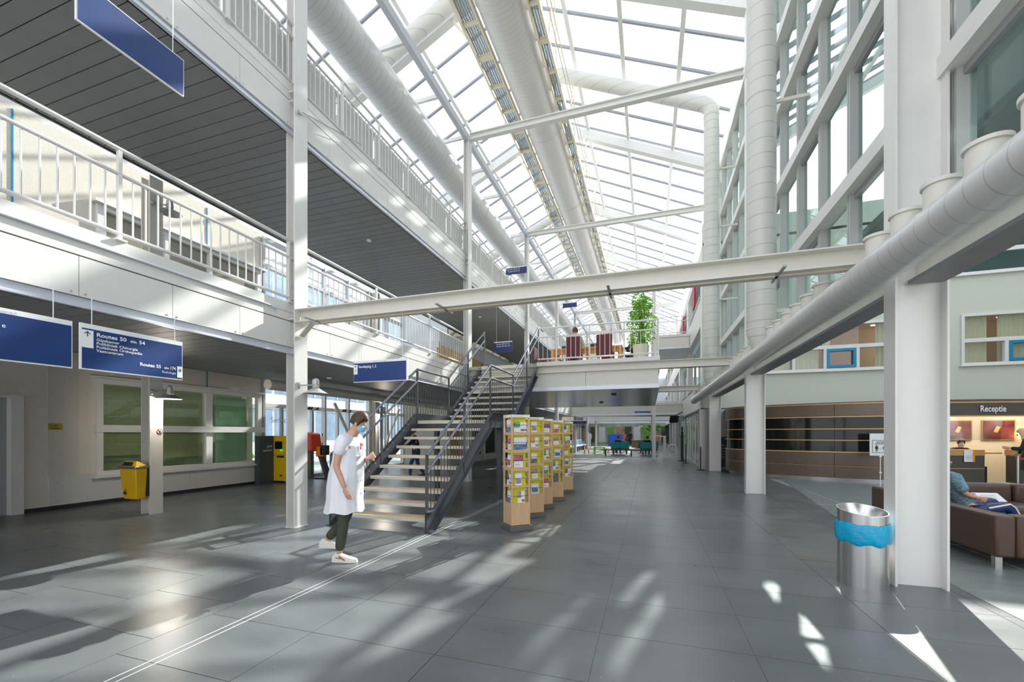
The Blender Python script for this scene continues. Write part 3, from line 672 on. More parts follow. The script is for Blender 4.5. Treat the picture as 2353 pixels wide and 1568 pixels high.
# glazed entrance facade beyond
w3 = struct('window_3', (-11.1, 13, 0))
XF = -11.12
ys = [9.72, 11.0, 12.25, 13.5, 14.75, 16.0, 17.3]
for y in ys:
    MB().box(XF - 0.06, XF + 0.1, y - 0.04, y + 0.04, 0, 7.4).build('mullion', M['gframe'], w3)
for z in (0.04, 2.35, 3.4, 5.0, 6.6, 7.4): MB().box(XF - 0.05, XF + 0.09, 9.7, 17.3, z - 0.06, z + 0.06).build('transom', M['frame'] if z in (2.35, 5.0) else M['gframe'], w3)
for a, b in zip(ys[:-1], ys[1:]):
    for c, d in ((0.1, 2.29), (2.41, 3.34), (3.46, 4.94), (5.06, 6.54), (6.66, 7.34)):
        MB().box(XF - 0.005, XF + 0.005, a + 0.04, b - 0.04, c, d).build('pane', M['clear'], w3)
d2 = struct('door_2', (-11.05, 11.6, 0))
for y in (10.35, 11.6, 12.85): MB().box(-11.08, -10.98, y - 0.035, y + 0.035, 0, 2.3).build('door_stile', M['gframe'], d2)
st_ = thing('window_lettering', 'white lettering on the glass entrance front behind the white column', 'lettering', (-11.0, 10.6, 1.9))
text('Servicecenter', (-11.0, 9.93, 1.83), (0, 1, 0), (0, 0, 1), 0.24, M['signwhite'], st_)
t = MB().tube((-8.0, 7.14, 2.58), (-8.0, 17.3, 2.58), 0.115, 20).box(-8.02, -7.98, 8.0, 8.04, 2.6, 2.79).box(-8.02, -7.98, 12.0, 12.04, 2.6, 2.79).box(-8.02, -7.98, 16.0, 16.04, 2.6, 2.79).build('round_pipe', M['cream'], None)
tag(t, 'horizontal round cream pipe under the gallery by the glass entrance', 'pipe')
for i, (a, b) in enumerate((((-9.9, 11.4, 2.5), (-9.9, 13.1, 0.0)), ((-9.9, 15.2, 2.5), (-9.9, 13.5, 0.0)))):
    t = MB().tube(a, b, 0.05, 12).build('diagonal_brace', M['cream'], None); tag(t, 'slanting white brace tube before the entrance glass, %s one' % ('left', 'right')[i], 'brace')
for i, y in enumerate((11.0, 12.6, 14.6)):
    t = thing('spot_light', 'small chrome spotlight bar above the glass entrance, %s one' % ('left', 'middle', 'right')[i], 'spotlight', (-10.4, y, 2.28), 'entrance spotlights')
    MB().tube((-10.4, y - 0.3, 2.28), (-10.4, y + 0.3, 2.28), 0.012, 8).build('rod', M['chrome'], t)
    for dy in (-0.2, -0.1, 0.15): MB().tube((-10.4, y + dy, 2.28), (-10.33, y + dy, 2.34), 0.03, 10).build('spot_head', M['black'], t)
    MB().tube((-10.4, y, 2.28), (-11.0, y, 2.38), 0.01, 6).build('arm', M['chrome'], t)
# outside
g = MB().box(-60, -12.8, -20, 70, -0.3, -0.05).build('ground', M['ground'], None); g['kind'] = 'structure'
def far_building(x, y0, y1, h, lab, fl=3.2, bay=2.4, m='bwall'):
    t = thing('office_building', lab, 'building', (x, (y0 + y1) / 2, 0), 'buildings outside the glass')
    MB().box(x - 3, x, y0, y1, 0, h).build('wall', M[m], t)
    z = 0.5
    while z < h - 1:
        y = y0 + 0.3
        while y < y1 - bay:
            MB().box(x - 0.02, x + 0.03, y + 0.12, y + bay - 0.12, z + 0.5, z + fl - 0.6).build('window', M['bluepane'], t)
            MB().box(x, x + 0.06, y + bay / 2 - 0.04, y + bay / 2 + 0.04, z + 0.5, z + fl - 0.6).build('window_bar', M['signwhite'], t)
            y += bay
        MB().box(x - 0.02, x + 0.14, y0, y1, z + fl - 0.35, z + fl - 0.1).build('ledge', M['signwhite'], t); z += fl
    return t
far_building(-24, 12, 40, 12.5, 'white office block with blue windows seen through the left glazing')
o = MB()
for k in range(90):
    a = random.uniform(0, 2 * PI); rr = random.uniform(0, 0.55); zc = random.uniform(0.1, 1.0)
    c = Vector((-14.2 + rr * math.cos(a), 11 + rr * 2.5 * math.sin(a), zc)); o.cbox(c, (0.16, 0.1, 0.01), random.uniform(0, 3), random.uniform(-1, 1), random.uniform(-1, 1))
o.cbox((-14.2, 11, 0.0), (0.9, 2.2, 0.12)); tag(o.build('shrub', M['leaf'], None), 'small green shrub outside the entrance glass', 'shrub')

# left building beyond: dark shops, orange wall
wb = struct('wall_left_far', (-8.75, 17.3, 0))
MB().box(-11.1, -8.75, 17.3, 17.45, 0, 2.9).build('wall_face', mat('dim_wall', (0.34, 0.33, 0.27), 0.7, noise=0.1, nscale=2), wb, smooth=False)
MB().box(-11.1, -8.75, 17.3, 17.45, 2.9, 7.4).build('wall_upper', M['bwall'], wb, smooth=False)
MB().box(-9.05, -8.75, 17.45, 62, 0, 0.35).build('wall_base', M['greyboard'], wb)
MB().box(-9.3, -9.05, 17.45, 62, 0, 7.4).build('wall_back', mat('dim_shop', (0.20, 0.165, 0.10), 0.6, noise=0.5, nscale=0.9), wb)
for k, y in enumerate([17.5 + 2.2 * i for i in range(19)]):
    MB().box(-8.95, -8.72, y - 0.06, y + 0.06, 0.0, 2.8).build('shop_mullion', M['frame'], wb)
    if k in (0, 4, 5, 9): MB().box(-9.0, -8.9, y + 0.1, y + 2.0, 0.35, 2.4).build('shop_panel', M['orange'], wb)
    elif k in (2, 7): MB().box(-9.0, -8.9, y + 0.1, y + 2.0, 0.35, 2.3).build('shop_panel', M['khaki'], wb)
MB().box(-9.0, -8.75, 17.45, 62, 2.45, 2.9).build('shop_header', M['dframe'], wb)
for i, (a, b) in enumerate(((16.4, 17.6), (17.62, 18.9), (18.92, 20.3), (20.32, 22))):
    MB().box(-8.8, -8.68, a, b, 3.56, 5.35).build('orange_panel', M['orange'], wb)
MB().box(-8.9, -8.6, 16.3, 30, 5.35, 6.0).build('white_canopy', M['bwall'], wb)
MB().box(-11.0, -8.6, 16.2, 16.3, 5.2, 5.5).build('canopy_lip', M['lip'], wb)
MB().box(-8.95, -8.8, 22, 46, 3.56, 6.2).build('upper_wall', M['cream'], wb)
cb = thing('white_cabinet', 'white wall cabinet hung on the first floor glazing', 'cabinet', (-10.5, 13.9, 5.0)); MB().box(-11.0, -10.4, 13.5, 14.2, 5.2, 6.1).build('body', M['frame'], cb); MB().box(-10.4, -10.385, 13.53, 14.17, 5.23, 6.07).build('door', M['signwhite'], cb)

# ================================================================== CURTAIN WALL (right)
cwl = struct('wall_right', (2.85, 9, 3.3)); CW = 2.85
zs = [3.32, 5.05, 6.85, 8.6, 10.15, 12.05]
ym = [6.2 + 1.1 * k for k in range(-8, 13)]
mm = MB().box(-0.10, 0.05, -0.05, -0.012, 0, 8.7).box(-0.10, 0.05, 0.012, 0.05, 0, 8.7).box(-0.08, 0.03, -0.012, 0.012, 0, 8.7).mesh('mullion', M['gframe'] if 0 else mat('mullion_grey_white', (0.46, 0.47, 0.45), 0.4))
for y in ym: inst('mullion', mm, (CW, y, 3.32), cwl)
for z in zs:
    MB().box(2.66, 2.9, -2.6, 19.3, z - 0.11, z + 0.10).build('transom', M['white'], cwl)
    MB().box(2.77, 2.88, -2.6, 19.3, z + 0.09, z + 0.13).build('sash_top', M['lip'], cwl)
for a, b in zip(zs[:-1], zs[1:]):
    pm = MB().box(0, 0.012, 0.035, 1.065, a + 0.13, b - 0.09).mesh('pane', M['wall_glass'], (0, 0, a), smooth=False)
    for y in ym[:-1]: inst('pane', pm, (CW, y, a), cwl)
    for i, y in enumerate(ym[:-1]):
        if i % 2 == 0: MB().box(2.8, 2.86, y + 0.04, y + 1.06, b - 0.19, b - 0.09).build('vent_bar', M['gframe'], cwl)
for z in (4.2, 7.4, 10.6):
    for y in (14.2,): pass
for y in (8.7, 15.1):
    for z in (5.6, 8.1, 10.0):
        if y == 15.1 or z == 10.0 or z == 8.1:
            pass
for i, (y, z) in enumerate(((15.1, 5.9), (15.1, 8.3), (15.1, 10.2), (8.7, 7.6), (8.7, 3.75))):
    MB().bar((2.0, y + 0.15, z), (2.75, y + 0.15, z), 0.05, 0.06).build('duct_bracket', M['cream'], cwl)
# added dark backing that keeps near curtain wall panes dark, and lobby roof
rb = struct('dark_backing_right', (6, 3, 3))
MB().box(4.2, 4.3, -3, 8.4, 4.45, 12).build('pane_backing', mat('dark_teal_backing', (0.07, 0.12, 0.12), 0.35, noise=0.3, nscale=0.8), rb, smooth=False)
MB().box(2.95, 4.3, -3, 8.4, 4.35, 4.45).build('backing_floor', mat('dark_teal_backing_floor', (0.10, 0.13, 0.13), 0.6), rb, smooth=False)
lr = struct('ceiling_lobby', (8.5, 8, 12)); LX = [2.9, 5.8, 8.7]; LX2 = [8.7, 11.6, 14.5]
def lz(x): return 12.2 + RF * (x - 2.9) if x < 8.7 else 12.2 + RF * 5.8 - RF * (x - 8.7)
lb = MB()
for k in range(-10, 22):
    y = 5.25 + k * pane_l / 2
    for a, b in ((2.9, 8.7), (8.7, 14.5)): MB().bar((a, y, lz(a)), (b, y, lz(b)), 0.09, 0.12).build('glazing_bar', gbar, lr)
for x in (2.9, 4.35, 5.8, 7.25, 8.7, 11.6, 14.5): MB().bar((x, -2, lz(x) - 0.05), (x, 19.4, lz(x) - 0.05), 0.12, 0.12).build('purlin', M['white'], lr)
for y in (5.3, 11.9, 18.5): MB().bar((2.9, y, lz(2.9) - 0.3), (8.7, y, lz(8.7) - 0.3), 0.24, 0.3).build('rafter', M['white'], lr)
for a, b in ((2.9, 5.8), (5.8, 8.7), (8.7, 11.6), (11.6, 14.5)):
    for k in range(-5, 10):
        y = 5.25 + k * pane_l
        lb.quadbox([(a, y + .05, lz(a) + .06), (b, y + .05, lz(b) + .06), (b, y + pane_l - .05, lz(b) + .06), (a, y + pane_l - .05, lz(a) + .06), (a, y + .05, lz(a) + .07), (b, y + .05, lz(b) + .07), (b, y + pane_l - .05, lz(b) + .07), (a, y + pane_l - .05, lz(a) + .07)])
lb.build('pane_field', M['roof_glass'], lr, smooth=False, kind='stuff')
MB().box(16.4, 16.6, -3, 19.3, 0, 10.5).build('wall_lobby_right', M['green_wall'], None, smooth=False)['kind'] = 'structure'

# ================================================================== GREEN WALL (faces the camera)
gw = struct('wall_back_green', (8, 19.3, 0)); YG = 19.3
def gp(x0, x1, z0, z1): return MB().box(x0, x1, YG, YG + 0.3, z0, z1).build('wall_face', M['green_wall'], gw, smooth=False)
gp(2.16, 16.4, 0, 3.92); gp(2.16, 4.3, 3.92, 5.75); gp(9.3, 10.62, 3.92, 5.75); gp(2.16, 16.4, 5.75, 7.15); gp(2.16, 9.6, 7.15, 9.0); gp(2.16, 16.4, 9.0, 10.3)
def win(n, x0, x1, z0, z1, zm, mull, sashes, seed, cur, warm=True, sky=False):
    t = struct('window_%d' % n, ((x0 + x1) / 2, YG, z0))
    y0, y1 = YG - 0.06, YG + 0.08
    def b(a, c, d, e, nm='window_frame', m=M['frame'], yy=(y0, y1)):
        q = eps() if nm in ('window_frame', 'sash_frame') else 0
        return MB().box(a + q * .2, c - q * .2, yy[0] - q, yy[1], d + q * .2, e - q * .2).build(nm, m, t)
    b(x0, x1, z0, z0 + 0.09); b(x0, x1, z1 - 0.09, z1); b(x0, x0 + 0.09, z0, z1); b(x1 - 0.09, x1, z0, z1); b(x0, x1, zm - 0.07, zm + 0.07)
    b(x0 - 0.05, x1 + 0.05, z0 - 0.04, z0, 'window_sill', yy=(y0 - 0.06, y1))
    edges = [x0 + 0.09] + mull + [x1 - 0.09]
    for x in mull: b(x - 0.055, x + 0.055, z0 + 0.09, zm - 0.07)
    for a, c in zip(edges[:-1], edges[1:]): b(a, c, z0 + 0.09, zm - 0.07, 'pane', M['clear'] if warm else M['wall_glass'], (YG + 0.02, YG + 0.03))
    b(x0 + 0.09, x1 - 0.09, zm + 0.07, z1 - 0.09, 'pane', M['clear'] if warm else M['wall_glass'], (YG + 0.02, YG + 0.03))
    for a, c in sashes:
        for q in ((a, c, z0 + 0.1, z0 + 0.2), (a, c, zm - 0.17, zm - 0.07), (a, a + 0.1, z0 + 0.1, zm - 0.07), (c - 0.1, c, z0 + 0.1, zm - 0.07)): b(*q, 'sash_frame', M['teal'], (y0 - 0.02, y1))
    rm = M['roomwarm'] if warm else mat('teal_room', (0.06, 0.13, 0.14), 0.5, noise=0.3, nscale=1)
    MB().box(x0, x1, YG + 1.4, YG + 1.5, z0 - 0.2, z1 + 0.2).build('room_back', rm, t)
    MB().box(x0, x1, YG + 0.3, YG + 1.5, z1, z1 + 0.1).build('room_ceiling', rm, t); MB().box(x0, x1, YG + 0.3, YG + 1.5, z0 - 0.1, z0).build('room_floor', rm, t)
    for i, (a, c) in enumerate(cur):
        mb = MB(); n_ = int((c - a) / 0.05); poly = [(a + (c - a) * k / n_, YG + 0.2 + 0.03 * math.sin(k * 1.9)) for k in range(n_ + 1)]
        poly += [(px, py + 0.012) for px, py in reversed(poly)]
        k_ = tag(mb.prism(poly, z0 + 0.05, z1 - 0.05).build('curtain', M['curtain'], None), 'beige curtain in the %s, %s from the left' % (('', '', '', '', 'green wall window left of the wide column', 'green wall window at the right edge', '')[n], ORD[i]), 'curtain', 'beige curtains')
    if warm:
        for i in range(3):
            xx = x0 + (x1 - x0) * (0.3 + 0.25 * i)
            MB().box(xx, xx + 0.45, YG + 0.7, YG + 0.8, z1 - 0.03, z1 - 0.005).build('ceiling_lamp', M['lampglow'], t)
win(4, 4.3, 9.3, 3.92, 5.75, 4.83, [5.45, 6.5, 7.55, 8.55], [(6.55, 7.5)], 1, [(4.4, 5.4), (5.5, 6.35), (6.5, 6.75), (8.2, 8.7)])
win(5, 10.62, 15.5, 3.92, 5.75, 4.80, [11.85, 13.0, 14.2], [(11.9, 12.95)], 2, [(10.75, 11.45), (11.75, 12.5), (13.2, 13.9)])
win(7, 9.6, 15.5, 7.15, 9.0, 7.95, [10.62, 12.9], [(9.7, 10.6)], 3, [], warm=False)

# ================================================================== FAR RIGHT BUILDING
fr_ = struct('wall_right_far', (2.16, 35, 0)); XB = 2.16
def fb(y0, y1, z0, z1, m=M['panel'], nm='wall_face', x0=XB, x1=XB + 0.25): return MB().box(x0, x1, y0, y1, z0, z1).build(nm, m, fr_, smooth=False)
fb(19.61, 62, 2.57, 3.75)
for k in range(6):
    y = 19.6 + 7 * k
    fb(max(y - 0.3, 19.61), y + 0.6, 3.75, 9.38); fb(y + 0.6, y + 6.7, 6.2, 7.5); fb(y + 0.6, y + 6.7, 9.0, 9.4)
    for z0, z1 in ((3.75, 6.2), (7.5, 9.0)):
        for i in range(4):
            yy = y + 0.6 + 1.525 * i
            fb(yy - 0.03, yy + 0.03, z0, z1, M['frame'], 'window_bar', XB + 0.4, XB + 0.5)
            fb(yy + 0.03, yy + 1.49, z0, z1, M['wall_glass'], 'pane', XB + 0.44, XB + 0.455)
        fb(y + 0.55, y + 6.7, z0 - 0.05, z0, M['frame'], 'window_sill', XB - 0.06, XB + 0.5)
    fb(y + 3.6, y + 4.6, 5.0, 5.12, M['red'], 'sun_blind', XB - 0.25, XB - .01) if k in (0, 2) else None
    fb(y + 2.2, y + 3.0, 7.6, 8.9, M['red'], 'sun_blind', XB - 0.10, XB - .01) if k in (0, 1, 3) else None
MB().box(XB + 1.5, XB + 1.6, 19.6, 62, 3.4, 9.4).build('room_back', M['bwall'], fr_)
MB().box(XB, 9, 19.3, 62, 9.4, 9.5).build('flat_roof', M['bwall'], fr_)
sh = struct('wall_shopfront', (2.16, 30, 0))
MB().box(2.0, 2.45, 19.0, 19.28, 0, 2.5).build('metal_pier', mat('brushed_pier', (0.33, 0.32, 0.31), 0.35, 0.5), sh)
for k in range(22):
    y = 19.4 + 1.3 * k + (0.7 * (k // 6))
    MB().box(2.1, 2.2, y - 0.035, y + 0.035, 0, 2.5).build('mullion', M['frame'] if k % 3 else M['gframe'], sh)
    MB().box(2.14, 2.15, y + 0.04, y + 1.25, 0.05, 2.5).build('pane', M['wall_glass'], sh)
MB().box(2.08, 2.24, 19.3, 62, 2.46, 2.56).build('header', M['dframe'], sh)
MB().box(2.08, 2.2, 19.3, 62, 0.0, 0.05).build('sill', M['gframe'], sh)
MB().box(4.2, 4.3, 19.6, 62, 0, 2.6).build('shop_back', mat('shop_dim', (0.22, 0.17, 0.13), 0.6, noise=0.7, nscale=0.8), sh)
MB().box(2.2, 4.3, 19.6, 62, 2.56, 2.6).build('shop_ceiling', M['greyboard'], sh)
# end wall
ew = struct('wall_end', (-3, 61, 0))
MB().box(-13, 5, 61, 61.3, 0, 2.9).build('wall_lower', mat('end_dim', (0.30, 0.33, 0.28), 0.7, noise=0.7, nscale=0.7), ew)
MB().box(-13, 5, 61, 61.3, 2.9, 9).build('wall_upper', M['bwall'], ew)
for i in range(9): MB().box(-8 + 1.2 * i, -7.1 + 1.2 * i, 60.9, 61, 0.2, 2.4).build('window_pane', (M['khaki'], M['greyboard'], M['leafd'], M['roomwarm'])[i % 4], ew)
for i in range(5): MB().box(-7.2 + 1.9 * i, -5.8 + 1.9 * i, 60.9, 61, 4.0, 5.6).build('window_pane', (M['roomwarm'], M['bluepane'])[i % 2], ew)
def place(t, loc, rz=0.0):
    t.location = loc; t.rotation_euler = (0, 0, rz)
def bevel(o, w, seg=2):
    m = o.modifiers.new('bevel', 'BEVEL'); m.width = w; m.segments = seg; m.limit_method = 'ANGLE'; return o
# ================================================================== STAIRCASE
st = thing('staircase', 'dark steel open staircase with cream treads rising to the seating deck', 'staircase', (-4.05, 5.6, 0))
XL, XR2 = -4.92, -3.17
F1 = (5.62, 0.0, 8.27, 1.78); F2 = (9.82, 1.78, 12.3, 3.56)
def zf1(y): return (y - F1[0]) / (F1[2] - F1[0]) * 1.78
def zf2(y): return 1.78 + (y - F2[0]) / (F2[2] - F2[0]) * 1.78
def chan(mb, x, pts, sgn):
    for (ya, za), (yb, zb) in zip(pts[:-1], pts[1:]):
        mb.quadbox([(x - .006, ya, za - .16), (x + .006, ya, za - .16), (x + .006, yb, zb - .16), (x - .006, yb, zb - .16), (x - .006, ya, za + .16), (x + .006, ya, za + .16), (x + .006, yb, zb + .16), (x - .006, yb, zb + .16)])
        for dz in (-.16, .15):
            mb.quadbox([(x - .035 + .035 * sgn, ya, za + dz), (x + .035 + .035 * sgn, ya, za + dz), (x + .035 + .035 * sgn, yb, zb + dz), (x - .035 + .035 * sgn, yb, zb + dz), (x - .035 + .035 * sgn, ya, za + dz + .012), (x + .035 + .035 * sgn, ya, za + dz + .012), (x + .035 + .035 * sgn, yb, zb + dz + .012), (x - .035 + .035 * sgn, yb, zb + dz + .012)])
    return mb
for x, sg in ((XL, -1), (XR2, 1)):
    chan(MB(), x, [(5.55, 0.16), (5.75, 0.16), (8.27, 1.78)], sg).build('stringer', M['stair'], st)
    chan(MB(), x, [(8.27, 1.78), (9.82, 1.78)], sg).build('stringer', M['stair'], st)
    chan(MB(), x, [(9.82, 1.78), (12.25, 3.5)], sg).build('stringer', M['stair'], st)
    bm_ = MB()
    for k in range(34):
        y = 5.8 + k * 0.19
        z = zf1(y) if y < 8.27 else (1.78 if y < 9.82 else zf2(y))
        bm_.cbox((x - 0.02 * sg * 0, y, z + 0.17), (0.014, 0.014, 0.012))
    bm_.build('bolt_row', M['signwhite'], st)
tw = XR2 - XL - 0.03
trd = MB().box(0, tw, 0, 0.27, -0.03, 0).mesh('tread', M['tread'], smooth=False); nos = MB().box(0, tw, -0.012, 0, -0.052, 0.001).mesh('nosing', M['nosing'], smooth=False)
for i in range(9):
    inst('tread', trd, (XL + 0.015, 5.74 + 0.283 * i, 0.178 * (i + 1)), st); inst('nosing', nos, (XL + 0.015, 5.74 + 0.283 * i, 0.178 * (i + 1)), st)
    inst('tread', trd, (XL + 0.015, 9.86 + 0.268 * i, 1.78 + 0.178 * (i + 1)), st); inst('nosing', nos, (XL + 0.015, 9.86 + 0.268 * i, 1.78 + 0.178 * (i + 1)), st)
MB().box(XL + 0.01, XR2 - 0.01, 8.28, 9.85, 1.74, 1.78).build('landing', M['tread'], st)
MB().box(XL + 0.01, XR2 - 0.01, 8.265, 8.28, 1.71, 1.781).build('nosing', M['nosing'], st)
MB().box(XL + 0.01, XR2 - 0.01, 8.3, 8.34, 1.55, 1.74).build('landing_beam', M['stair'], st)
for y, z in ((5.745, 0.1785), (8.285, 1.781)): MB().box(XL + 0.02, XR2 - 0.02, y, y + 0.025, z, z + 0.003).build('warning_strip', M['yellow'], st)
bars = []
for x, sg in ((XL, -1), (XR2, 1)):
    xo = x
    hp = [(5.6, 1.16), (8.27, 2.93), (9.82, 2.93), (12.3, 4.68)]; lp = [(5.6, 0.90), (8.27, 2.66), (9.82, 2.66), (12.3, 4.42)]
    for pts, r, nm in ((hp, 0.024, 'handrail'), (lp, 0.022, 'lower_rail')):
        mb = MB()
        for (a, za), (b, zb) in zip(pts[:-1], pts[1:]): mb.tube((xo, a, za), (xo, b, zb), r, 12)
        if pts is hp: mb.tube((xo, 12.3, 4.68), (xo + 0.12 * (-1 if sg > 0 else 1) * -1, 12.45, 4.6), r, 10)
        mb.build(nm, M['rail'], st)
    for y, z0, z1 in ((5.6, 0, 1.16), (6.95, zf1(6.95) - .1, zf1(6.95) + 1.14), (8.27, 1.62, 2.93), (9.82, 1.62, 2.93), (11.05, zf2(11.05) - .1, zf2(11.05) + 1.14), (12.3, 3.4, 4.68)):
        MB().box(xo - 0.012, xo + 0.012, y - 0.03, y + 0.03, z0, z1).build('post', M['stair'], st)
    y = 5.72
    while y < 12.2:
        if y < 8.27: z0 = zf1(y) + 0.15; z1 = zf1(y) + 0.9
        elif y < 9.82: z0 = 1.93; z1 = 2.66
        else: z0 = zf2(y) + 0.15; z1 = zf2(y) + 0.87
        inst('baluster', bal_d, (xo, y, z0), st, scale=(1, 1, z1 - z0)); y += 0.112
MB().box(XL + 0.1, XL + 0.2, 8.5, 9.7, 0, 1.6).build('landing_support', M['greyboard'], st) if 0 else None
MB().box(-3.3, -3.2, 9.0, 9.1, 0, 1.62).build('landing_leg', M['stair'], st); MB().box(-4.9, -4.8, 9.0, 9.1, 0, 1.62).build('landing_leg', M['stair'], st)

# ================================================================== SIGNS
def hsign(x, y0, y1, z0, z1, lab, top=0.045):
    t = thing('hanging_sign', lab, 'sign', (x, (y0 + y1) / 2, z0), 'hanging blue signs')
    MB().box(x - 0.012, x + 0.010, y0, y1, z0, z1).build('sign_frame', M['signwhite'], t)
    MB().box(x + 0.010, x + 0.013, y0 + 0.012, y1 - 0.008, z0 + 0.012, z1 - top).build('blue_face', M['blue'], t)
    MB().box(x - 0.015, x - 0.012, y0 + 0.012, y1 - 0.008, z0 + 0.012, z1 - 0.012).build('blue_face', M['blue'], t)
    return t
def wires(t, pts, z0, z1):
    for x, y in pts: MB().tube((x, y, z0), (x, y, z1), 0.004, 6).build('wire', M['lip'], t)
R_, U_ = (0, 1, 0), (0, 0, 1)
s1 = hsign(-5.0, 2.45, 3.345, 2.095, 2.525, 'blue hanging sign reading Routes 50 t/m 54 under the first floor gallery')
wires(s1, [(-5.0, 2.54), (-5.0, 3.27)], 2.52, 2.78); xx = -4.986
MB().box(xx, xx + 0.002, 2.458, 2.545, 2.30, 2.465).build('arrow_field', M['signwhite'], s1)
MB().box(xx, xx + 0.002, 3.285, 3.335, 2.12, 2.245).build('arrow_field', M['signwhite'], s1)
a = MB(); a.bar((xx + .003, 2.50, 2.405), (xx + .003, 2.50, 2.45), 0.006, 0.002, (1, 0, 0)); a.bar((xx + .003, 2.50, 2.45), (xx + .003, 2.478, 2.43), 0.006, 0.002, (1, 0, 0)); a.bar((xx + .003, 2.50, 2.45), (xx + .003, 2.522, 2.43), 0.006, 0.002, (1, 0, 0)); a.build('arrow', M['ink'], s1)
a = MB(); a.bar((xx + .003, 3.295, 2.20), (xx + .003, 3.325, 2.20), 0.006, 0.002, (1, 0, 0)); a.bar((xx + .003, 3.325, 2.20), (xx + .003, 3.31, 2.218), 0.006, 0.002, (1, 0, 0)); a.bar((xx + .003, 3.325, 2.20), (xx + .003, 3.31, 2.182), 0.006, 0.002, (1, 0, 0)); a.build('arrow', M['ink'], s1)
SW = M['signwhite']
text('Routes 50', (xx, 2.567, 2.418), R_, U_, 0.052, SW, s1, bold=0.0012, sx=1.13); text('t/m', (xx, 2.842, 2.418), R_, U_, 0.036, SW, s1, bold=0.0012, sx=1.1); text('54', (xx, 2.918, 2.418), R_, U_, 0.052, SW, s1, bold=0.0012, sx=1.05)
for i, tx in enumerate(('Gipskamer', 'Polikliniek Chirurgie', 'Polikliniek Orthopedie', 'Vaatcentrum')): text(tx, (xx, 2.567, 2.377 - 0.0345 * i), R_, U_, 0.037, SW, s1, bold=0.0006, sx=1.12)
text('Routes 55', (xx, 2.925, 2.198), R_, U_, 0.048, SW, s1, bold=0.0012); text('t/m', (xx, 3.155, 2.198), R_, U_, 0.034, SW, s1, bold=0.001); text('174', (xx, 3.21, 2.198), R_, U_, 0.048, SW, s1, bold=0.0012, sx=0.85)
text('Radiologie', (xx, 3.275, 2.152), R_, U_, 0.034, SW, s1, align='RIGHT')
text('U bevindt zich op verdieping 0', (xx - .002, 2.95, 2.492), R_, U_, 0.024, M['lip'], s1, align='CENTER')
s0 = hsign(-5.0, 1.5, 2.395, 2.09, 2.52, 'blue hanging sign cut off by the left picture edge'); wires(s0, [(-5.0, 1.6), (-5.0, 2.27)], 2.52, 2.78)
text('U bevindt zich op verdieping 0', (xx - .002, 1.84, 2.484), R_, U_, 0.026, M['gframe'], s0, align='CENTER', sx=1.25)
text('Polikliniek Cardiologie' if 0 else 'e', (xx, 1.953, 2.36), R_, U_, 0.05, SW, s0, align='LEFT')
s2 = hsign(-5.0, 2.42, 3.36, 5.30, 5.71, 'blank blue panel sign high at top left under the second floor gallery', 0.012); wires(s2, [(-5.0, 2.5), (-5.0, 3.25)], 5.7, 6.3)
# Verdieping sign (faces the camera)
t = thing('hanging_sign', 'blue sign reading Verdieping 1, 2 over the foot of the staircase', 'sign', (-3.8, 5.3, 2.27), 'hanging blue signs')
MB().box(-4.24, -3.31, 5.29, 5.315, 2.265, 2.585).build('sign_frame', M['signwhite'], t); MB().box(-4.235, -3.33, 5.286, 5.29, 2.275, 2.55).build('blue_face', M['blue'], t)
MB().box(-4.235, -4.165, 5.284, 5.286, 2.385, 2.53).build('arrow_field', SW, t)
a = MB(); a.bar((-4.2, 5.283, 2.485), (-4.2, 5.283, 2.515), 0.005, 0.002, (0, 1, 0)); a.bar((-4.2, 5.283, 2.515), (-4.215, 5.283, 2.5), 0.005, 0.002, (0, 1, 0)); a.bar((-4.2, 5.283, 2.515), (-4.185, 5.283, 2.5), 0.005, 0.002, (0, 1, 0)); a.bar((-4.215, 5.283, 2.42), (-4.185, 5.283, 2.455), 0.004, 0.002, (0, 1, 0)); a.build('arrow', M['ink'], t)
text('Verdieping 1, 2', (-4.15, 5.285, 2.478), (1, 0, 0), U_, 0.052, SW, t, bold=0.0012)
text('U bevindt zich op verdieping 0', (-3.78, 5.288, 2.56), (1, 0, 0), U_, 0.02, M['gframe'], t, align='CENTER')
wires(t, [(-4.15, 5.3), (-3.4, 5.3)], 2.58, 3.27)
# far signs
def fsign(x0, x1, y, z0, z1, lab, lines, zw):
    t = thing('hanging_sign', lab, 'sign', ((x0 + x1) / 2, y, z0), 'hanging blue signs')
    MB().box(x0, x1, y - 0.01, y + 0.01, z0, z1).build('sign_board', M['navy'], t); MB().box(x0, x1, y - 0.012, y + 0.012, z1, z1 + 0.03).build('sign_edge', SW, t)
    for i, l in enumerate(lines): text(l, (x0 + 0.1, y - 0.011, z1 - 0.08 - 0.08 * i), (1, 0, 0), U_, 0.07, SW, t)
    wires(t, [(x0 + 0.1, y), (x1 - 0.1, y)], z1, zw)
fsign(-5.42, -4.72, 14.5, 4.47, 4.82, 'small dark blue sign hanging beyond the stair top', ['Routes 50 t/m 54', 'Routes 55 t/m 174'], 6.25)
fsign(-5.48, -4.6, 16.0, 7.86, 8.12, 'small navy sign at second floor height beside the left duct', ['Routes 10 t/m 37', 'Routes 50 t/m 54'], 10.6)
fsign(-3.70, -3.06, 18.75, 7.16, 7.35, 'tiny navy sign seen above the cross beam in the middle of the hall', [], 10.63)
fsign(-4.26, -3.36, 24.0, 2.04, 2.2, 'narrow navy sign under the far bridge behind the racks', [], 2.75)
fsign(-5.26, -3.97, 18.75, 4.34, 4.70, 'navy sign behind the stair railing at deck level', [], 10.63)
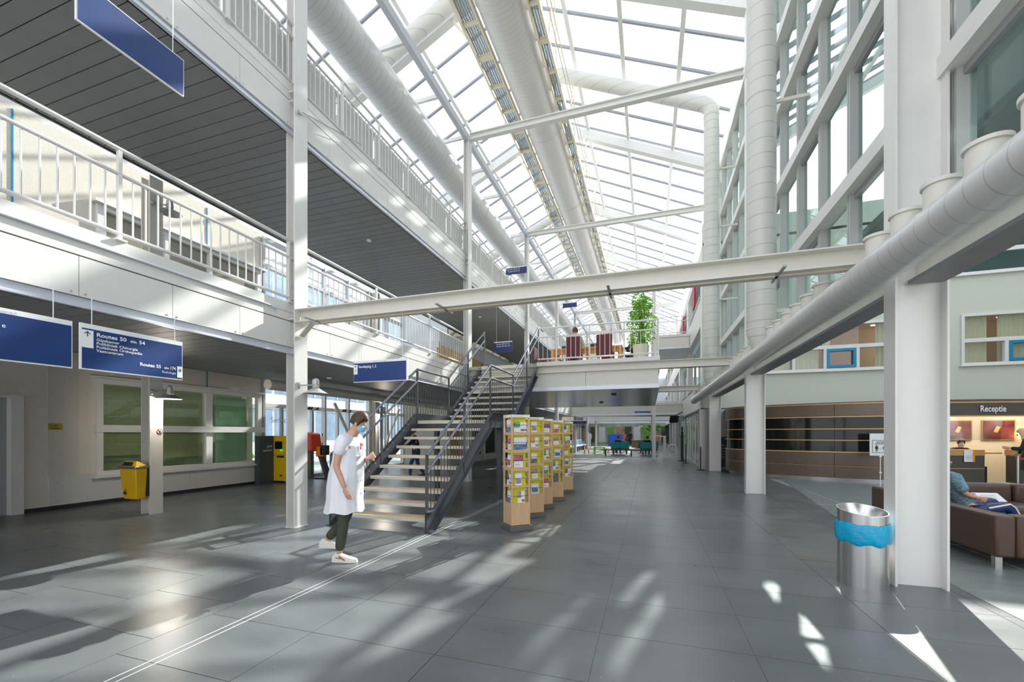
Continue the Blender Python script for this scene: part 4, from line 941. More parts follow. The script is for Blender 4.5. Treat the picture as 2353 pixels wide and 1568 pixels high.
# reading stand sign HOUD AFSTAND
t = thing('stand_sign', 'white keep distance stand sign reading HOUD AFSTAND beside the wide column', 'sign', (6.1, 14.3, 0))
MB().tube((6.13, 14.3, 0.02), (6.13, 14.3, 0.88), 0.012, 8).build('pole', M['signwhite'], t); MB().lathe([(0.15, 0), (0.15, 0.015), (0.02, 0.03)], (6.13, 14.3, 0), 20).build('foot', M['lip'], t)
for z in (0.4, 0.84): MB().ellips((6.13, 14.3, z), (0.03, 0.03, 0.03)).build('knob', SW, t)
bevel(MB().box(5.88, 6.38, 14.29, 14.31, 0.87, 1.49).build('board', SW, t), 0.008)
b = MB()
for q in ((5.94, 6.32, 0.955, 0.965), (5.94, 6.32, 1.295, 1.305), (5.94, 5.95, 0.955, 1.305), (6.31, 6.32, 0.955, 1.305)): b.box(q[0], q[1], 14.286, 14.289, q[2], q[3])
for x in (6.04, 6.22):
    b.box(x - 0.022, x + 0.022, 14.286, 14.289, 1.06, 1.14); b.box(x - 0.018, x - 0.004, 14.286, 14.289, 0.99, 1.06); b.box(x + 0.004, x + 0.018, 14.286, 14.289, 0.99, 1.06)
    b.box(x - 0.036, x - 0.026, 14.286, 14.289, 1.05, 1.13); b.box(x + 0.026, x + 0.036, 14.286, 14.289, 1.05, 1.13); b.box(x - 0.012, x + 0.012, 14.286, 14.289, 1.15, 1.175)
b.box(6.10, 6.16, 14.286, 14.289, 1.075, 1.08)
b.build('pictogram', M['ink'], t)
text('HOUD', (6.13, 14.288, 1.235), (1, 0, 0), U_, 0.06, M['ink'], t, align='CENTER', bold=0.001); text('AFSTAND', (6.13, 14.288, 1.185), (1, 0, 0), U_, 0.06, M['ink'], t, align='CENTER', bold=0.001)
text('1,5 M', (6.13, 14.288, 1.03), (1, 0, 0), U_, 0.03, M['ink'], t, align='CENTER')
# no smoking disc on column
t = thing('no_smoking_sign', 'small round red pictogram on the white column above the yellow bin', 'sign', (-8.70, 5.43, 1.5))
MB().tube((-8.71, 5.43, 1.53), (-8.705, 5.43, 1.53), 0.05, 20).build('ring', mat('dark_red', (0.35, 0.02, 0.03), 0.5), t); MB().tube((-8.705, 5.43, 1.53), (-8.702, 5.43, 1.53), 0.038, 20).build('disc', SW, t)
MB().bar((-8.7005, 5.40, 1.56), (-8.7005, 5.46, 1.50), 0.01, 0.002, (1, 0, 0)).bar((-8.7, 5.42, 1.51), (-8.7, 5.44, 1.54), 0.02, 0.002, (1, 0, 0)).build('mark', M['ink'], t)

# ================================================================== LAMPS
def wall_lamp(x, y, z, lab, d=(0, 1), pw_=0):
    t = thing('wall_lamp', lab, 'lamp', (x, y, z), 'barn style wall lamps')
    ex, ey = x + d[0] * 0.27, y + d[1] * 0.27
    MB().lathe([(0.055, -0.0), (0.055, 0.025), (0.03, 0.05)], (0, 0, 0), 16)
    m_ = MB(); m_.tube((x, y, z), (x + d[0] * 0.03, y + d[1] * 0.03, z), 0.055, 16); m_.build('wall_plate', M['lamp'], t)
    MB().path([(x, y, z), (x + d[0] * .1, y + d[1] * .1, z + 0.01), (ex, ey, z + 0.02)], 0.012, 8).build('arm', M['lamp'], t)
    MB().lathe([(0.02, 0.13), (0.05, 0.11), (0.055, 0.05), (0.055, 0.04)], (ex, ey, z), 20).build('cap', M['lamp'], t)
    MB().lathe([(0.045, 0.04), (0.045, -0.03)], (ex, ey, z), 20).build('glass_cylinder', M['nosing'], t)
    if pw_:
        L_ = bpy.data.lights.new('gallery_fill', 'POINT'); L_.energy = pw_; L_.color = (1.0, 0.90, 0.76); L_.shadow_soft_size = 0.08  # added fill light to brighten the area under the gallery, not a lit lamp
        lo = bpy.data.objects.new('gallery_fill', L_); C.objects.link(lo); lo.parent = t; lo.location = (ex - x, ey - y, -0.15)
    for zz in (0.03, 0.0, -0.025): MB().lathe([(0.06, zz - .003), (0.06, zz + .003)], (ex, ey, z), 20).build('guard_ring', M['lamp'], t)
    MB().rings([[(ex + r * math.cos(a_ * PI / 14), ey + r * math.sin(a_ * PI / 14), z + h) for a_ in range(28)] for r, h in ((0.055, -0.03), (0.10, -0.06), (0.19, -0.115), (0.186, -0.119), (0.09, -0.066), (0.04, -0.04))], False).build('shade', M['lamp'], t)
wall_lamp(-5.30, 5.28, 2.26, 'grey barn lamp on the nearest left column facing the stairs', (0.55, 0.835))
wall_lamp(-8.70, 5.28, 2.26, 'grey barn lamp on the column above the yellow bin', (0.55, 0.835), 55)
wall_lamp(-8.70, 11.98, 2.26, 'grey barn lamp on the third back column by the entrance', (0.55, 0.835), 55)
wall_lamp(-8.70, -1.42, 2.26, 'grey barn lamp on the back column behind the camera', (0.55, 0.835))
wall_lamp(-8.70, 5.28, 5.75, 'grey barn lamp on the column at first floor behind the railing', (0.55, 0.835))

# ================================================================== YELLOW BIN
t = thing('litter_bin', 'yellow plastic litter bin hung on the white column by the beige wall', 'bin', (-8.95, 5.2, 0.3))
def frustum(x0, x1, y0, y1, z0, z1, ix, iy): return MB().quadbox([(x0 + ix, y0 + iy, z0), (x1 - ix, y0 + iy, z0), (x1 - ix, y1, z0), (x0 + ix, y1, z0), (x0, y0, z1), (x1, y0, z1), (x1, y1, z1), (x0, y1, z1)])
bevel(frustum(-9.17, -8.72, 5.05, 5.245, 0.30, 0.86, 0.05, 0.04).build('bin_body', M['ybin'], t), 0.02, 3)
bevel(MB().box(-9.19, -8.70, 5.03, 5.25, 0.86, 0.90).build('bin_rim', M['chrome'], t), 0.008)
hd = MB().quadbox([(-9.16, 5.06, 0.9), (-8.74, 5.06, 0.9), (-8.74, 5.24, 0.9), (-9.16, 5.24, 0.9), (-9.12, 5.12, 1.0), (-8.80, 5.12, 1.0), (-8.75, 5.24, 0.93), (-9.15, 5.24, 0.93)]); bevel(hd.build('bin_lid', M['ybin'], t), 0.012)
MB().quadbox([(-9.12, 5.058, 0.91), (-8.84, 5.058, 0.91), (-8.84, 5.075, 0.91), (-9.12, 5.075, 0.91), (-9.10, 5.10, 0.975), (-8.87, 5.10, 0.975), (-8.87, 5.12, 0.975), (-9.10, 5.12, 0.975)]).build('bin_slot', M['ink'], t)
f_ = MB(); f_.cbox((-9.04, 5.072, 0.43), (0.02, 0.004, 0.07)); f_.cbox((-9.035, 5.071, 0.475), (0.016, 0.004, 0.016)); f_.cbox((-9.015, 5.072, 0.40), (0.012, 0.004, 0.05), 0, 0, 0.3); f_.cbox((-9.075, 5.075, 0.41), (0.028, 0.004, 0.045)); f_.build('litter_pictogram', M['ink'], t)
MB().box(-8.78, -8.72, 5.24, 5.27, 0.35, 0.9).build('wall_bracket', M['ink'], t)

# ================================================================== STEEL WASTE BIN
t = thing('waste_bin', 'brushed steel oval waste bin with slanted rim beside the wide column', 'bin', (2.02, 5.05, 0))
def oval(a, b, zfun, n=48, c=(2.02, 5.06)): return [(c[0] + a * math.cos(2 * PI * i / n), c[1] + b * math.sin(2 * PI * i / n), zfun(math.cos(2 * PI * i / n), math.sin(2 * PI * i / n))) for i in range(n)]
top = lambda c_, s_: 0.74 - 0.0 * c_ + 0.035 * s_ - 0.01 * c_
MB().rings([oval(0.205, 0.195, lambda a, b: 0.0), oval(0.205, 0.195, lambda a, b: 0.35), oval(0.205, 0.195, top), oval(0.198, 0.188, top), oval(0.15, 0.14, lambda a, b: top(a, b) - 0.10), oval(0.148, 0.138, lambda a, b: 0.4)]).build('bin_body', M['steel'], t)
bg_ = MB(); n = 64
rg = []
for z, k in ((0.635, 0.0), (0.60, 0.010), (0.55, 0.012), (0.49, 0.014), (0.455, 0.012), (0.435, 0.0)):
    rg.append([(2.02 + (0.208 + k + 0.004 * math.sin(i * 1.7 + z * 40)) * math.cos(2 * PI * i / n), 5.06 + (0.198 + k + 0.004 * math.sin(i * 2.3 + z * 31)) * math.sin(2 * PI * i / n), z + 0.012 * math.sin(i * 0.7) * (1 if z < 0.5 else 0.3) + 0.02 * math.sin(2 * PI * i / n)) for i in range(n)])
bg_.rings(rg, False).build('bin_bag', M['bag'], t)

# ================================================================== BROCHURE RACKS
rackpos = [(-1.975, 6.29, 0.74), (-2.01, 7.34, 0.74), (-2.05, 8.24, 0.76), (-2.02, 9.26, 0.62), (-2.03, 10.5, 0.74)]
RO = ['nearest', 'second', 'third', 'fourth', 'farthest']
cells = [(1.515, 1.737), (1.245, 1.47), (0.97, 1.197), (0.693, 0.92), (0.42, 0.663)]
pal = [(0.05, 0.45, 0.08), (0.5, 0.03, 0.08), (0.03, 0.15, 0.4), (0.25, 0.05, 0.3), (0.75, 0.05, 0.15), (0.8, 0.35, 0.05), (0.02, 0.35, 0.3), (0.4, 0.02, 0.25), (0.35, 0.3, 0.28), (0.1, 0.1, 0.12)]
pm_ = [mat('print_%d' % i, tuple(.65 * q + .09 for q in c_), 0.5, noise=0.9, nscale=26) for i, c_ in enumerate(pal)]
paper = mat('paper', (0.80, 0.80, 0.82), 0.5, noise=0.02)
PN = ['green', 'dark red', 'blue', 'purple', 'pink', 'orange', 'teal', 'magenta', 'grey', 'black']
CN = ['top', 'second', 'third', 'fourth', 'bottom']
spec = {0: ([2, 4, 1, 9, 2], [0, 2, 1, 8, 8]), 1: ([3, 2, 0, 4, 5], [8, 5, 9, 8, 2]), 2: ([1, 2, 9, 5, 6], [3, 8, 0, 6, 4]), 3: ([4, 6, 2, 0, 3], [4, 8, 2, 6, 9]), 4: ([0, 9, 5, 2, 1], [2, 8, 5, 3, 7])}
H_ = 0.158
rack0 = thing('brochure_rack', 'x', 'rack', (0, 0, 0), 'brochure racks')
wd = MB()
for sx_ in (-1, 1):
    for sy_ in (-1, 1): wd.box(sx_ * H_ - (0.025 if sx_ > 0 else 0), sx_ * H_ + (0.025 if sx_ < 0 else 0), sy_ * H_ - (0.025 if sy_ > 0 else 0), sy_ * H_ + (0.025 if sy_ < 0 else 0), 0.09, 1.79)
wd.build('corner_post', M['beech'], rack0, smooth=False)
MB().box(-H_ + .002, H_ - .002, -H_ + .002, H_ - .002, 0.09, 0.42).build('lower_panel', M['beech'], rack0, smooth=False)
for (a, b), (c_, d_) in zip(cells[1:], cells[:-1]): MB().box(-H_ + .002, H_ - .002, -H_ + .002, H_ - .002, b, c_).build('shelf', M['beech'], rack0, smooth=False)
MB().box(-H_ + .002, H_ - .002, -H_ + .002, H_ - .002, 1.737, 1.785).build('top_panel', M['beech'], rack0, smooth=False)
MB().box(-0.105, 0.105, -0.105, 0.105, 0.42, 1.737).build('yellow_back', M['acid'], rack0, smooth=False)
bevel(MB().box(-0.19, 0.19, -0.19, 0.19, 0, 0.085).build('plinth', M['plinth'], rack0), 0.006)
for s_, nm in ((0, 'f'), (1, 's')):
    if s_ == 0: MB().box(-0.15, 0.15, -H_ - 0.003, -H_, 1.742, 1.782).build('header_card', SW, rack0)
    else: MB().box(-H_ - 0.003, -H_, -0.15, 0.15, 1.742, 1.782).build('header_card', SW, rack0)
for (a, b) in cells:
    z = a + 0.11
    MB().box(-0.133, 0.133, -H_ + 0.012, -H_ + 0.017, z, z + 0.005).build('retaining_wire', M['ink'], rack0)
    MB().box(-H_ + 0.012, -H_ + 0.017, -0.133, 0.133, z, z + 0.005).build('retaining_wire', M['ink'], rack0)
hdr = [('ZORG & HULP', 'FOLDERS'), ('PATIENTENINFO', 'FOLDERS'), ('OPLEIDING', 'FOLDERS'), ('GEZONDHEID', 'FOLDERS'), ('NIEUWS', 'FOLDERS')]
rlabs = ['nearest wooden brochure rack, front of the row of five', 'second wooden brochure rack from the front of the row', 'third wooden brochure rack, middle of the row of five', 'fourth wooden brochure rack with the dark portrait leaflet low down', 'farthest wooden brochure rack, at the back of the row']
for ri, (x, y, rz) in enumerate(rackpos):
    rk = rack0 if ri == 0 else copy_tree(rack0)
    rk['label'] = rlabs[ri]
    rk.location = (0, 0, 0); rk.rotation_euler = (0, 0, 0)
    text(hdr[ri][0], (-0.13, -H_ - 0.004, 1.752), (1, 0, 0), U_, 0.026, M['gframe'], rk); text(hdr[ri][1], (-H_ - 0.004, 0.13, 1.752), (0, -1, 0), U_, 0.026, M['gframe'], rk)
    rk.location = (x, y, 0); rk.rotation_euler = (0, 0, rz)
    Rz = Matrix.Rotation(rz, 3, 'Z')
    for side in (0, 1):
        for ci, (a, b) in enumerate(cells):
            p_ = spec[ri][side][ci]; wide = 0.155 if (ri + ci + side) % 3 == 0 else 0.12
            off = random.choice((-0.025, -0.01, 0.02)); hh = (b - a) * random.uniform(0.70, 0.86)
            if ri == 0 and side == 1 and ci in (0, 1): wide = 0.21; off = 0
            loc = Rz @ (Vector((off, -0.122, 0)) if side else Vector((-0.122, -off, 0)))
            br = thing('brochure', '%s and white brochure, %s pocket, %s face of the %s rack' % (PN[p_], CN[ci], ('left', 'right')[side], RO[ri]), 'brochure', (0, 0, 0), 'brochures in the wooden racks')
            ww = wide / 2
            MB().box(-ww, ww, -0.004, 0.004, 0, hh).build('sheet', paper, br, smooth=False)
            v = (ri * 5 + ci * 3 + side) % 4
            if v == 0: q = [(-ww, ww, hh * 0.0, hh * 0.45)]
            elif v == 1: q = [(-ww, 0.0, hh * 0.45, hh), (0.01, ww, hh * 0.1, hh * 0.3)]
            elif v == 2: q = [(-ww * 0.8, ww * 0.8, hh * 0.15, hh * 0.6)]
            else: q = [(-ww, ww, hh * 0.5, hh), (-ww * 0.7, ww * 0.3, hh * 0.2, hh * 0.24)]
            if ri == 3 and side == 1 and ci == 4: q = [(-ww, ww, 0, hh)]
            for k_, (x0, x1, z0, z1) in enumerate(q): MB().box(x0, x1, -0.0055, -0.004, z0, z1).build('picture', pm_[p_ if k_ == 0 else (p_ + 3) % 10], br, smooth=False)
            place(br, (x + loc.x, y + loc.y, a + 0.003), rz if side else rz - PI / 2)

# ================================================================== CASH MACHINE, entrance things
t = thing('cash_machine', 'dark grey and yellow cash machine beside the beige wall reading geld opnemen', 'cash machine', (-10.6, 9.75, 0))
MB().box(-11.03, -10.86, 9.42, 10.3, 0.0, 1.42).build('side_panel', mat('atm_grey', (0.055, 0.065, 0.08), 0.45), t)
MB().box(-11.03, -10.86, 9.42, 10.3, 0, 1.42)
body = mat('atm_yellow', (0.86, 0.56, 0.01), 0.4)
MB().box(-10.86, -10.33, 9.9, 10.3, 0.06, 1.42).build('body', body, t)
MB().box(-11.03, -10.85, 9.405, 9.9, 0.0, 1.42).build('grey_cheek', M['navy'] if 0 else mat('atm_grey2', (0.06, 0.075, 0.095), 0.45), t)
MB().box(-10.8, -10.40, 9.885, 9.9, 0.85, 1.32).build('recess', body, t); MB().box(-10.78, -10.50, 9.875, 9.886, 1.02, 1.25).build('display', M['black_glass'], t)
MB().box(-10.56, -10.50, 9.86, 9.876, 0.97, 1.02).build('card_slot_light', M['screen'], t); MB().box(-10.7, -10.45, 9.87, 9.9, 0.76, 0.82).build('cash_slot', M['ink'], t)
MB().box(-10.86, -10.33, 9.895, 9.9, 0.84, 0.846).build('seam', M['ink'], t)
MB().prism([(-10.62, 9.893), (-10.52, 9.893), (-10.52, 9.899), (-10.62, 9.899)], 0.2, 0.24).build('warning_mark', M['ink'], t)
text('geld', (-10.845, 9.84, 1.08), (0, 1, 0), U_, 0.11, SW, t, align='RIGHT'); text('opnemen', (-10.845, 9.84, 0.96), (0, 1, 0), U_, 0.10, SW, t, align='RIGHT', sx=0.85)
t = thing('post_box', 'red post box with a sloping top behind the cash machine', 'post box', (-10.4, 11.0, 0))
MB().prism([(0, 0), (1, 0), (1, 1), (0, 1)], 0, 1)
pb = MB().quadbox([(-11.0, 11.0, 0.9), (-10.45, 11.0, 0.9), (-10.45, 11.5, 0.9), (-11.0, 11.5, 0.9), (-10.95, 11.1, 1.55), (-10.55, 11.1, 1.48), (-10.55, 11.5, 1.48), (-10.95, 11.5, 1.55)]); bevel(pb.build('box_body', M['redp'], t), 0.05, 3)
MB().box(-10.8, -10.65, 11.15, 11.3, 0, 0.9).build('leg', M['plinth'], t); MB().box(-10.9, -10.55, 11.05, 11.4, 0, 0.03).build('foot', M['plinth'], t)
t = thing('sanitizer_stand', 'orange and black hand sanitizer stand on a slanted grey foot', 'stand', (-10.1, 11.3, 0))
MB().box(-10.45, -9.85, 11.1, 11.5, 0, 0.04).build('base_plate', M['ink'], t); MB().bar((-10.05, 11.3, 0.04), (-10.35, 11.3, 0.75), 0.2, 0.1, (1, 0, 0)).build('slanted_post', M['stair'], t)
bevel(MB().box(-10.5, -10.2, 11.2, 11.4, 0.72, 1.05).build('dispenser', M['orangep'], t), 0.04, 3); MB().box(-10.3, -10.12, 11.2, 11.42, 0.78, 1.1).build('dispenser_back', M['black'], t)
MB().tube((-10.3, 11.3, 1.05), (-10.3, 11.3, 1.5), 0.015, 8).build('pole', M['ink'], t); MB().box(-10.33, -10.18, 11.28, 11.3, 1.18, 1.4).build('notice', SW, t)

# ================================================================== RECEPTION
rc = thing('curved_counter', 'long curved brown counter with black glass bands behind the right columns', 'counter', (5, 16, 0))
curve = [(2.95, 18.6), (2.80, 17.9), (2.82, 17.2), (3.05, 16.65), (3.5, 16.2), (4.1, 15.8), (4.9, 15.4), (5.7, 15.13), (6.5, 14.98), (7.3, 14.93), (8.0, 14.96)]
curve2 = curve[-1:] + [(8.9, 15.1), (9.8, 15.35), (10.8, 15.75), (12.0, 16.3), (13.5, 17.1)]
def dens(c, k=5):
    out = []
    for i in range(len(c) - 1):
        p0, p1, p2, p3 = [Vector(c[min(max(j_, 0), len(c) - 1)]) for j_ in (i - 1, i, i + 1, i + 2)]
        for s_ in range(k):
            u = s_ / k
            out.append(0.5 * ((2 * p1) + (p2 - p0) * u + (2 * p0 - 5 * p1 + 4 * p2 - p3) * u * u + (3 * p1 - p0 - 3 * p2 + p3) * u ** 3))
    out.append(Vector(c[-1])); return out
def cwall(c, z0, z1, t_=0.05, off=0.0):
    n_ = len(c); nrm = []
    for i in range(n_):
        d_ = (c[min(i + 1, n_ - 1)] - c[max(i - 1, 0)]).normalized(); nrm.append(Vector((d_.y, -d_.x)))     # outward (towards hall)
    out = [(p + nn * off) for p, nn in zip(c, nrm)]; inn = [(p + nn * (off - t_)) for p, nn in zip(c, nrm)]
    return MB().prism([tuple(p) for p in out] + [tuple(p) for p in reversed(inn)], z0, z1)
cA = dens(curve); cB = dens(curve2)
cuts = [0, 18, 33, 50]
for a, b in zip(cuts[:-1], cuts[1:]):
    seg = cA[a:b + 1]; seg = [seg[0].lerp(seg[1], 0.03)] + seg[1:-1] + [seg[-1].lerp(seg[-2], 0.03)]
    cwall(seg, 0.14, 0.50).build('brown_panel', M['brown'], rc); cwall(seg, 0.525, 0.90).build('brown_panel', M['brown'], rc); cwall(seg, 2.03, 2.38).build('header_panel', M['brown'], rc)
    for z0, z1 in ((0.945, 1.27), (1.30, 1.615), (1.645, 1.985)): cwall(seg, z0, z1, 0.03, -0.02).build('glass_band', M['black_glass'], rc)
cwall(cA, 0.0, 0.14, 0.04, -0.1).build('plinth', M['chrome'], rc)
for z0, z1 in ((0.50, 0.512), (0.905, 0.945), (1.27, 1.30), (1.615, 1.645), (1.985, 2.02), (2.38, 2.41)): cwall(cA, z0, z1, 0.06, 0.01).build('wood_strip', M['copper'], rc)
rd = thing('reception_header', 'dark curved fascia with white lettering Receptie over the reception desk', 'sign', (9.5, 15.5, 2.0))
cwall(cB, 2.0, 2.34, 0.05).build('fascia', M['brownd'], rd); cwall(cB, 2.34, 2.375, 0.06, 0.01).build('wood_strip', M['copper'], rd); cwall(cB, 1.965, 2.0, 0.06, 0.01).build('wood_strip', M['copper'], rd)
rr = Vector((1, 0.24, 0)).normalized()
text('Receptie', (8.69, 15.02, 2.1), rr, U_, 0.235, M['signwhite'], rd, bold=0.004, sx=0.80)
# lid over counter and ceiling of reception
MB().prism([tuple(p) for p in cA] + [tuple(p) for p in cB[1:]] + [(13.5, 19.28), (2.95, 19.28)], 2.40, 2.44).build('counter_roof', M['brownd'], rc)
rw = struct('wall_reception', (10, 17.6, 0)); MB().box(8.05, 14, 17.5, 17.6, 0, 2.4).build('wall_face', mat('reception_beige', (0.55, 0.48, 0.37), 0.7), rw)
MB().box(8.0, 8.06, 15.2, 17.5, 0, 2.4).build('wall_side', mat('reception_beige2', (0.45, 0.40, 0.33), 0.7), rw)
dkk = thing('reception_desk', 'reception desk with light wood top band and brown front', 'desk', (8.5, 15.3, 0))
cD = dens([(8.07, 15.12), (8.5, 15.2), (8.95, 15.3)])
cwall(cD, 0.1, 0.5, 0.3, 0).build('front_panel', M['brownd'], dkk); cwall(cD, 0.51, 0.87, 0.3, 0).build('front_panel', M['brownd'], dkk); cwall(cD, 0.87, 1.035, 0.34, 0.01).build('wood_top', M['copper'], dkk); cwall(cD, 0.495, 0.515, 0.3, 0.005).build('wood_strip', M['copper'], dkk)
cD2 = dens([(8.95, 15.75), (9.4, 15.9), (9.75, 16.0)]); cwall(cD2, 0.9, 0.94, 0.5).build('low_top', M['copper'], dkk); cwall(cD2, 0.0, 0.5, 0.05, -0.4).build('low_front', M['ink'], dkk)
cD3 = dens([(9.78, 15.45), (10.6, 15.8), (11.5, 16.2)]); cwall(cD3, 0.1, 0.87, 0.3).build('front_panel', M['brownd'], dkk); cwall(cD3, 0.87, 1.035, 0.34, 0.01).build('wood_top', M['copper'], dkk)
t = thing('notice_sheet', 'white notice with orange edge taped on the reception desk front', 'notice', (8.55, 15.15, 0.7)); MB().cbox((8.55, 15.185, 0.86), (0.26, 0.004, 0.33), 0.2).build('sheet', paper, t); MB().cbox((8.66, 15.20, 0.86), (0.05, 0.005, 0.33), 0.2).build('orange_edge', M['orangep'], t)
for i, z in enumerate((0.86, 0.82, 0.78)): MB().cbox((8.54, 15.18, z), (0.16, 0.004, 0.012), 0.2).build('text_line', M['gframe'], t)
art = mat('abstract_dark_red', (0.13, 0.018, 0.02), 0.5, noise=1.2, nscale=3.5)
for i, (x0, x1) in enumerate(((9.23, 9.9), (10.14, 10.95))):
    t = thing('framed_painting', 'dark red abstract painting on the reception wall, %s one' % ('left', 'right')[i], 'painting', ((x0 + x1) / 2, 17.47, 1.28))
    MB().box(x0, x1, 17.45, 17.49, 1.28, 1.92).build('frame', M['brass'], t); MB().box(x0 + 0.03, x1 - 0.03, 17.44, 17.45, 1.31, 1.89).build('canvas', art, t)
    MB().cbox((x0 + 0.35 * (x1 - x0) + 0.08, 17.437, 1.62), (0.10, 0.003, 0.2), 0, 0, 0.4).build('painted_patch', M['orange'], t)
for i, (x, z) in enumerate(((11.0, 1.45), (8.3, 1.9))):
    t = thing('table_lamp' if i == 0 else 'wall_light', ('glowing warm lamp at the right edge of the reception', 'small warm wall light behind the reception desk')[i], 'lamp', (x, 17.3, z)); MB().ellips((x, 17.3, z), (0.09, 0.09, 0.11)).build('shade', M['lampglow'], t); MB().tube((x, 17.3, z), (x, 17.45, z), 0.015, 8).build('arm', M['brass'], t)
pl_ = bpy.data.lights.new('reception_light', 'AREA'); pl_.energy = 90; pl_.color = (1, 0.84, 0.62); pl_.shape = 'RECTANGLE'; pl_.size = 3; pl_.size_y = 1.2; po = bpy.data.objects.new('reception_light', pl_); C.objects.link(po); po.location = (10, 16.6, 2.36)
for k, (x, y) in enumerate(((8.8, 13.95), (9.5, 14.15))):
    t = thing('barrier_post', 'chrome belt barrier post before the reception desk, %s of the woman' % ('left', 'right')[k], 'barrier', (x, y, 0), 'barrier posts')
    MB().lathe([(0.14, 0), (0.14, 0.015), (0.03, 0.03)], (x, y, 0), 20).build('foot', M['chrome'], t); MB().tube((x, y, 0.02), (x, y, 0.92), 0.026, 14).build('post', M['steel'], t); MB().tube((x, y, 0.86), (x, y, 0.93), 0.032, 14).build('cap', M['chrome'], t)
o = MB().bar((8.83, 13.96, 0.86), (9.47, 14.14, 0.86), 0.004, 0.05).build('barrier_belt', M['red'], None); tag(o, 'red belt stretched between the two chrome barrier posts', 'belt')
film = bpy.data.materials.new('plastic_film'); film.use_nodes = True
film = glass('plastic_film', (0.88, 0.88, 0.88), 2.0, 0.12)
o = MB().rings([[(8.12 + 0.3 * k + 0.0, 15.32 + 0.03 * math.sin(k * 2.2 + j_), z) for k in range(5)] + [(9.32 - 0.3 * k, 15.325 + 0.03 * math.sin((4 - k) * 2.2 + j_), z) for k in range(5)] for j_, z in enumerate((1.3, 1.5, 1.75, 1.98))]).build('plastic_screen', film, None)
tag(o, 'creased clear plastic sheet hanging over the reception desk', 'screen')

# lobby furniture
def rbox(mb_args, nm, m, par, bw=0.03): return bevel(MB().box(*mb_args).build(nm, m, par), bw, 3)
sf = thing('sofa', 'brown leather sofa with its back and end toward the hall, nearest one', 'sofa', (4.05, 7.3, 0))
rbox((3.6, 3.78, 6.0, 8.7, 0.14, 0.6), 'backrest', M['leather'], sf); rbox((3.78, 4.6, 6.0, 6.2, 0.14, 0.6), 'armrest', M['leather'], sf); rbox((3.78, 4.6, 8.5, 8.7, 0.14, 0.6), 'armrest', M['leather'], sf)
rbox((3.78, 4.6, 6.2, 7.35, 0.14, 0.42), 'seat_cushion', M['leather'], sf, 0.05); rbox((3.78, 4.6, 7.36, 8.5, 0.14, 0.42), 'seat_cushion', M['leather'], sf, 0.05)
for x, y in ((3.66, 6.08), (4.38, 6.08), (3.66, 8.6), (4.38, 8.6)): MB().box(x - 0.03, x + 0.03, y - 0.03, y + 0.03, 0, 0.14).build('leg', M['steel'], sf)
sf2 = thing('sofa', 'brown leather sofa facing the camera below the reception sign', 'sofa', (5.6, 8.6, 0))
rbox((4.7, 5.45, 8.72, 8.9, 0.3, 0.7), 'backrest', M['leather'], sf2, 0.06); rbox((5.46, 6.4, 8.72, 8.9, 0.3, 0.7), 'backrest', M['leather'], sf2, 0.06)
rbox((4.7, 5.45, 8.05, 8.74, 0.14, 0.44), 'seat_cushion', M['leather'], sf2, 0.06); rbox((5.46, 6.4, 8.05, 8.74, 0.14, 0.44), 'seat_cushion', M['leather'], sf2, 0.06)
rbox((5.62, 5.8, 7.9, 8.3, 0.14, 0.6), 'armrest', M['leather'], sf2, 0.06)
for x, y in ((4.6, 8.1), (6.3, 8.1), (4.6, 8.8), (6.3, 8.8)): MB().box(x - 0.03, x + 0.03, y - 0.03, y + 0.03, 0, 0.14).build('leg', M['steel'], sf2)
t = thing('seat_notice', 'white paper notice lying on the brown sofa seat', 'notice', (5.1, 8.45, 0.45)); MB().cbox((5.05, 8.55, 0.50), (0.36, 0.2, 0.004), 0.15, 0.6).build('sheet', paper, t)
for k in range(3): MB().cbox((5.05, 8.52 + 0.03 * k, 0.483 + 0.02 * k), (0.2, 0.012, 0.004), 0.15, 0.6).build('text_line', M['gframe'], t)
# ================================================================== PEOPLE
def skin_data(nodes, edges, root, levels=1):
    """nodes: {name: ((x,y,z), rx, ry)}; returns verts, faces of a skinned, smoothed body"""
    names = list(nodes); me = bpy.data.meshes.new('s')
    me.from_pydata([nodes[n][0] for n in names], [(names.index(a), names.index(b)) for a, b in edges], [])
    o = bpy.data.objects.new('s', me); C.objects.link(o)
    sk = o.modifiers.new('skin', 'SKIN'); sk.use_smooth_shade = True
    if not me.skin_vertices: me.attributes.new('skin', 'FLOAT', 'POINT')
    for i, n in enumerate(names):
        d = me.skin_vertices[0].data[i]; r = nodes[n]; d.radius = (r[1], r[2] if len(r) > 2 else r[1]); d.use_root = (n == root)
    sb = o.modifiers.new('sub', 'SUBSURF'); sb.levels = levels; sb.render_levels = levels
    bpy.context.view_layer.update()
    dg = bpy.context.evaluated_depsgraph_get(); ev = bpy.data.meshes.new_from_object(o.evaluated_get(dg))
    v = [tuple(p.co) for p in ev.vertices]; f = [list(p.vertices) for p in ev.polygons]
    bpy.data.objects.remove(o); bpy.data.meshes.remove(me); bpy.data.meshes.remove(ev)
    return v, f
def absorb(mb, vf):
    k = len(mb.v); mb.v += vf[0]; mb.f += [[i + k for i in q] for q in vf[1]]; return mb
